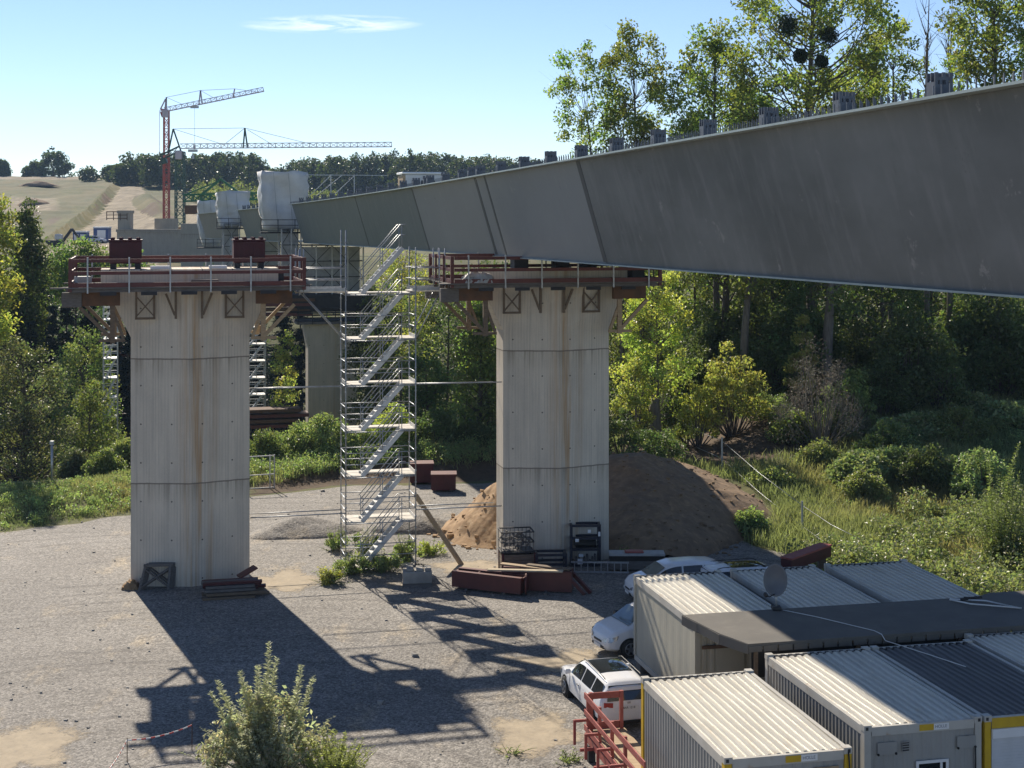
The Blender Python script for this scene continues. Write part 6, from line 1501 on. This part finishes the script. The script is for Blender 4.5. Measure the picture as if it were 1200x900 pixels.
sp = gp(392, 915); weed_clump('shrub', 'lower bright green bush at the right of the foreground shrub', (sp.x, sp.y, 0), 1.0, 1.35, 130, 6, 'leaf_yellow', (), .15, None, 44)
for k, (px, py, r_, h, n, lab) in enumerate(((388, 684, .55, .75, 34, 'yellowish weed tuft at the left front of the stair tower'), (412, 672, .6, 1.1, 40, 'green weeds at the left foot of the stair tower'), (450, 670, .8, .95, 55, 'leafy weeds under the bottom landing of the stair tower'), (475, 660, .6, 1.5, 30, 'tall weeds at the right foot of the stair tower'), (430, 655, .6, 1.6, 34, 'tall weeds behind the stair tower base'),
        (395, 645, .5, 1.3, 24, 'thin tall weeds left of the stair tower base'), (505, 650, .5, .8, 22, 'sparse weeds beside the slanted timber prop'), (668, 893, .45, .35, 20, 'small weed tuft on the gravel at the red platform'), (600, 884, .35, .3, 14, 'tiny weed tuft on the gravel left of the red platform'), (735, 660, .6, .7, 26, 'weeds at the foot of the earth mound'))):
    p = gp(px, py); wc = weed_clump('weed_clump', lab, (p.x, p.y, 0), r_, h, n, 120 + k, 'leaf_weed', (), .14, 'weeds on the gravel', 40)
    if h > .5:
        lv = Leaves(500 + k); rw = np.random.default_rng(k)
        for q in range(int(16 * r_ / .6)): az = rw.uniform(0, 6.28); rr = r_ * 1.1 * math.sqrt(rw.random()); lv.cloud((rr * math.cos(az), rr * math.sin(az), h * rw.uniform(.12, .62)), rw.uniform(.13, .28), 60, .12, .9, np.ones(3) * rw.normal(1, .2), .3)
        lv.mesh('leaf_mass', M['leaf_yellow' if k in (0, 6) else 'leaf_weed'], wc, .55)
x = (1178 - 600) / F * 65; weed_clump('shrub', 'tall spiky green sapling at the right edge above the brambles', (x, 65, tz(x, 65)), 1.5, 4.6, 120, 140, 'leaf_bramble', ((.2, 0, 5.6), (-.5, 0, 5.0), (.9, 0, 5.2)), .2, None, 22)
for k, (px, Y, yt, rp, lf, lab) in enumerate(((1045, 84, 488, 46, 'leaf_dark', 'dark ivy-covered mound in the shade of the right wood edge'), (1085, 80, 520, 34, 'leaf_dark', 'dark creeper mound above the bramble thicket'), (1120, 88, 470, 40, 'leaf_green', 'sunlit rounded bush at the right wood edge above the brambles'), (960, 84, 515, 26, 'leaf_weed', 'low weedy bush in the middle of the right slope'),
        (905, 80, 548, 22, 'leaf_weed', 'pale weedy tuft in the grass near the upper fence post'), (1010, 78, 548, 26, 'leaf_weed', 'weedy bush in the grass left of the dark creeper mound'), (1150, 78, 520, 36, 'leaf_bramble', 'bramble bush beside the tall spiky sapling'), (880, 72, 590, 16, 'leaf_weed', 'weed bush at the right foot of the earth mound'), (930, 88, 478, 26, 'leaf_green', 'green bush at the right end of the bare clearing'))):
    bush_at(lab, px, Y, yt, rp, 180 + k, lf, n_cl=30, cr=.55, nl=140, ls=.17, group='bushes on the right slope')
def grass(name, label, n, region, seed, hmin, hmax, leaf):
    rng = np.random.default_rng(seed); X, Y = region(rng, n); Z = terrain(X, Y); m = len(X); k = 8
    X = np.repeat(X, k) + rng.normal(0, .2, m * k); Y = np.repeat(Y, k) + rng.normal(0, .2, m * k); Z = np.repeat(Z, k) - .05
    pat = .5 + .25 * (np.sin(X * .55 + 1.3 * np.sin(Y * .31)) + np.sin(Y * .47 + 1.7 * np.sin(X * .23 + 2))); h = rng.uniform(hmin, hmax, m * k) * (.55 + .75 * pat); w = rng.uniform(.012, .028, m * k); az = rng.random(m * k) * 6.28
    dx, dy = np.cos(az), np.sin(az); lx, ly = rng.normal(0, .28, m * k) * h, rng.normal(0, .28, m * k) * h; b = np.stack([X, Y, Z], 1); s = np.stack([dx * w, dy * w, 0 * w], 1); tip = b + np.stack([lx, ly, h], 1); mid = b + np.stack([lx * .35, ly * .35, h * .6], 1)
    V = np.stack([b - s * .6, mid - s, tip, mid + s], 1).reshape(-1, 3); v = rng.normal(1, .15, m * k)
    dry = np.clip(1.6 * np.sin(X * .33 + 2.1 * np.sin(Y * .21 + 1)) * np.sin(Y * .29 + .8) + rng.normal(0, .3, m * k), 0, 1); T = np.stack([v * (.66 + .30 * pat + .26 * dry), v * (.85 + .22 * pat + .05 * dry), v * (.75 + .2 * pat + .1 * dry)], 1)
    o = fastmesh(name, V, np.arange(len(V)).reshape(-1, 4), M[leaf], np.repeat(np.clip(T, .2, 2), 4, 0)); o['kind'] = 'stuff'; return tag(o, label, 'grass')
def reg_right(rng, n):
    X = rng.uniform(6, 40, n); Y = rng.uniform(61.5, 104, n); E = np.interp(X, EX, EY); u = X / Y * F + 600
    ok = (Y > np.interp(X, [4, 8, 11, 14, 24, 60], [84.5, 76, 70.3, 66.3, 61.8, 61])) & (u < 1290) & (np.hypot((X - 6.2) / 7.4, (Y - 76.2) / 8.2) > .97) & (np.hypot((X - 12.5) * .85, (Y - 90) * .85) > rng.uniform(4.5, 8.5, n)); return X[ok], Y[ok]
grass('meadow_grass', 'tall yellow-green grass and weeds on the right slope', 30000, reg_right, 1, .25, .85, 'leaf_grass')
lv = Leaves(211); rgw = np.random.default_rng(211); XX, YY = reg_right(rgw, 1500)
for x, y in zip(XX, YY):
    if rgw.random() < .5: lv.cloud((x, y, tz(x, y) + .22), rgw.uniform(.25, .6), 60, .12, .7, np.ones(3) * rgw.normal(1, .2), .4)
o = lv.mesh('meadow_weeds', M['leaf_weed'], None); o['kind'] = 'stuff'; tag(o, 'leafy weeds scattered through the grass of the right slope', 'weeds')
lv = Leaves(212); XX, YY = np.array([(rgw.uniform(-42, -15), rgw.uniform(64, 92)) for _ in range(1500)]).T; dd = YY - np.interp(XX, EX, EY); kk = (dd > .2) & (dd < 10)
for x, y in zip(XX[kk], YY[kk]): lv.cloud((x, y, tz(x, y) + .22), rgw.uniform(.25, .55), 60, .12, .7, np.ones(3) * rgw.normal(1, .2), .4)
XX, YY = np.array([(rgw.uniform(-15.5, 1), rgw.uniform(86, 96)) for _ in range(900)]).T; dd = YY - np.interp(XX, EX, EY); kk = (dd > 2.4) & (dd < 9)
for x, y in zip(XX[kk], YY[kk]): lv.cloud((x, y, tz(x, y) + .3), rgw.uniform(.3, .75), 70, .13, .9, np.ones(3) * rgw.normal(1, .2), .4)
o = lv.mesh('meadow_weeds', M['leaf_weed'], None); o['kind'] = 'stuff'; tag(o, 'leafy weeds along the left and back edges of the yard', 'weeds')
def reg_left(rng, n):
    X = rng.uniform(-45, -15.5, n); Y = rng.uniform(62, 94, n); d = Y - np.interp(X, EX, EY); ok = (d > rng.uniform(-.8, 1.0, n)) & (d < 11); return X[ok], Y[ok]
grass('meadow_grass', 'strip of rough grass at the left edge of the yard', 16000, reg_left, 2, .15, .45, 'leaf_grass')
def reg_mid(rng, n):
    X = rng.uniform(-16, 6, n); Y = rng.uniform(84, 97, n); d = Y - np.interp(X, EX, EY); ok = (d > rng.uniform(1.8, 3.6, n)) & (d < 12); return X[ok], Y[ok]
grass('meadow_grass', 'weedy grass on top of the bank behind the stair tower', 6000, reg_mid, 3, .2, .6, 'leaf_grass')

# ------------------------------------------------------------------ air
mh, nth, oh = newmat('hazy_air'); pv = nth.nodes.new('ShaderNodeVolumePrincipled'); pv.inputs['Density'].default_value = .00013; pv.inputs['Color'].default_value = (.50, .72, 1.0, 1); pv.inputs['Anisotropy'].default_value = .0
nth.links.new(pv.outputs[0], oh.inputs['Volume'])
o = MB().box(-900, 900, -45, 1000, -16, 60).build('haze', mh, None); o['kind'] = 'stuff'
# ------------------------------------------------------------------ sky, sun, camera
AZ, EL = R(24), R(35)
sun_dir = Vector((-math.sin(AZ) * math.cos(EL), math.cos(AZ) * math.cos(EL), math.sin(EL)))
w = bpy.data.worlds.new('World'); SC.world = w; w.use_nodes = True; nt = w.node_tree; nt.nodes.clear(); g = G(nt)
out = nt.nodes.new('ShaderNodeOutputWorld'); bg = nt.nodes.new('ShaderNodeBackground'); sky = nt.nodes.new('ShaderNodeTexSky'); sky.sky_type = 'NISHITA'; sky.sun_disc = False
sky.sun_elevation = EL; sky.sun_rotation = -AZ; sky.altitude = 200; sky.air_density = .8; sky.dust_density = .0; sky.ozone_density = 2.0
# one thin streak of cirrus, by direction
d = g.coord('Generated'); dx, dy, dz = g.sep(d); az = g.math('ARCTAN2', dx, dy); el = g.math('ARCSINE', dz)
u = g.math('MULTIPLY', g.math('ADD', az, .120), 16.0); el0 = g.math('MULTIPLY_ADD', g.math('ADD', az, .12), .02, .128); v = g.math('MULTIPLY', g.math('SUBTRACT', el, el0), 150.0)
rr = g.math('ADD', g.math('MULTIPLY', u, u), g.math('MULTIPLY', v, v)); core = g.ramp(rr, .0, 1.0, (1, 1, 1, 1), (0, 0, 0, 1))
cv = g.n('CombineXYZ'); g.l(g.math('MULTIPLY', az, 22), cv.inputs[0]); g.l(g.math('MULTIPLY', el, 150), cv.inputs[1])
cn = g.ramp(g.noise(cv.outputs[0], 1.3, 7, .65, .6), .40, .72)
mask = g.math('MULTIPLY', g.math('MULTIPLY', core, cn), .95)
g.l(g.mix(mask, g.mix(1.0, sky.outputs[0], (.90, .905, 1.0), 'MULTIPLY'), (11.5, 11.6, 11.8)), bg.inputs['Color']); bg.inputs['Strength'].default_value = .080
g.l(bg.outputs[0], out.inputs['Surface'])
sl = bpy.data.lights.new('sun', 'SUN'); sl.energy = 4.7; sl.angle = R(.55); sl.color = (1, .90, .76); so = bpy.data.objects.new('sun', sl); COL.objects.link(so); so.rotation_euler = sun_dir.to_track_quat('Z', 'Y').to_euler()
cam = bpy.data.cameras.new('camera'); cam.sensor_width = 36; cam.lens = F / 1200 * 36; cam.shift_y = -(450 - HZ) / 1200; cam.clip_start = .5; cam.clip_end = 9000
co = bpy.data.objects.new('camera', cam); COL.objects.link(co); co.location = (0, 0, CH); co.rotation_euler = (R(90), 0, 0); SC.camera = co
SC.view_settings.view_transform = 'Standard'; SC.view_settings.look = 'None'; SC.view_settings.gamma = 1; SC.view_settings.exposure = .74; SC.view_settings.use_curve_mapping = False
SC.cycles.max_bounces = 6; SC.cycles.diffuse_bounces = 3; SC.cycles.glossy_bounces = 2; SC.cycles.transmission_bounces = 4; SC.cycles.transparent_max_bounces = 6
SC.cycles.use_denoising = True
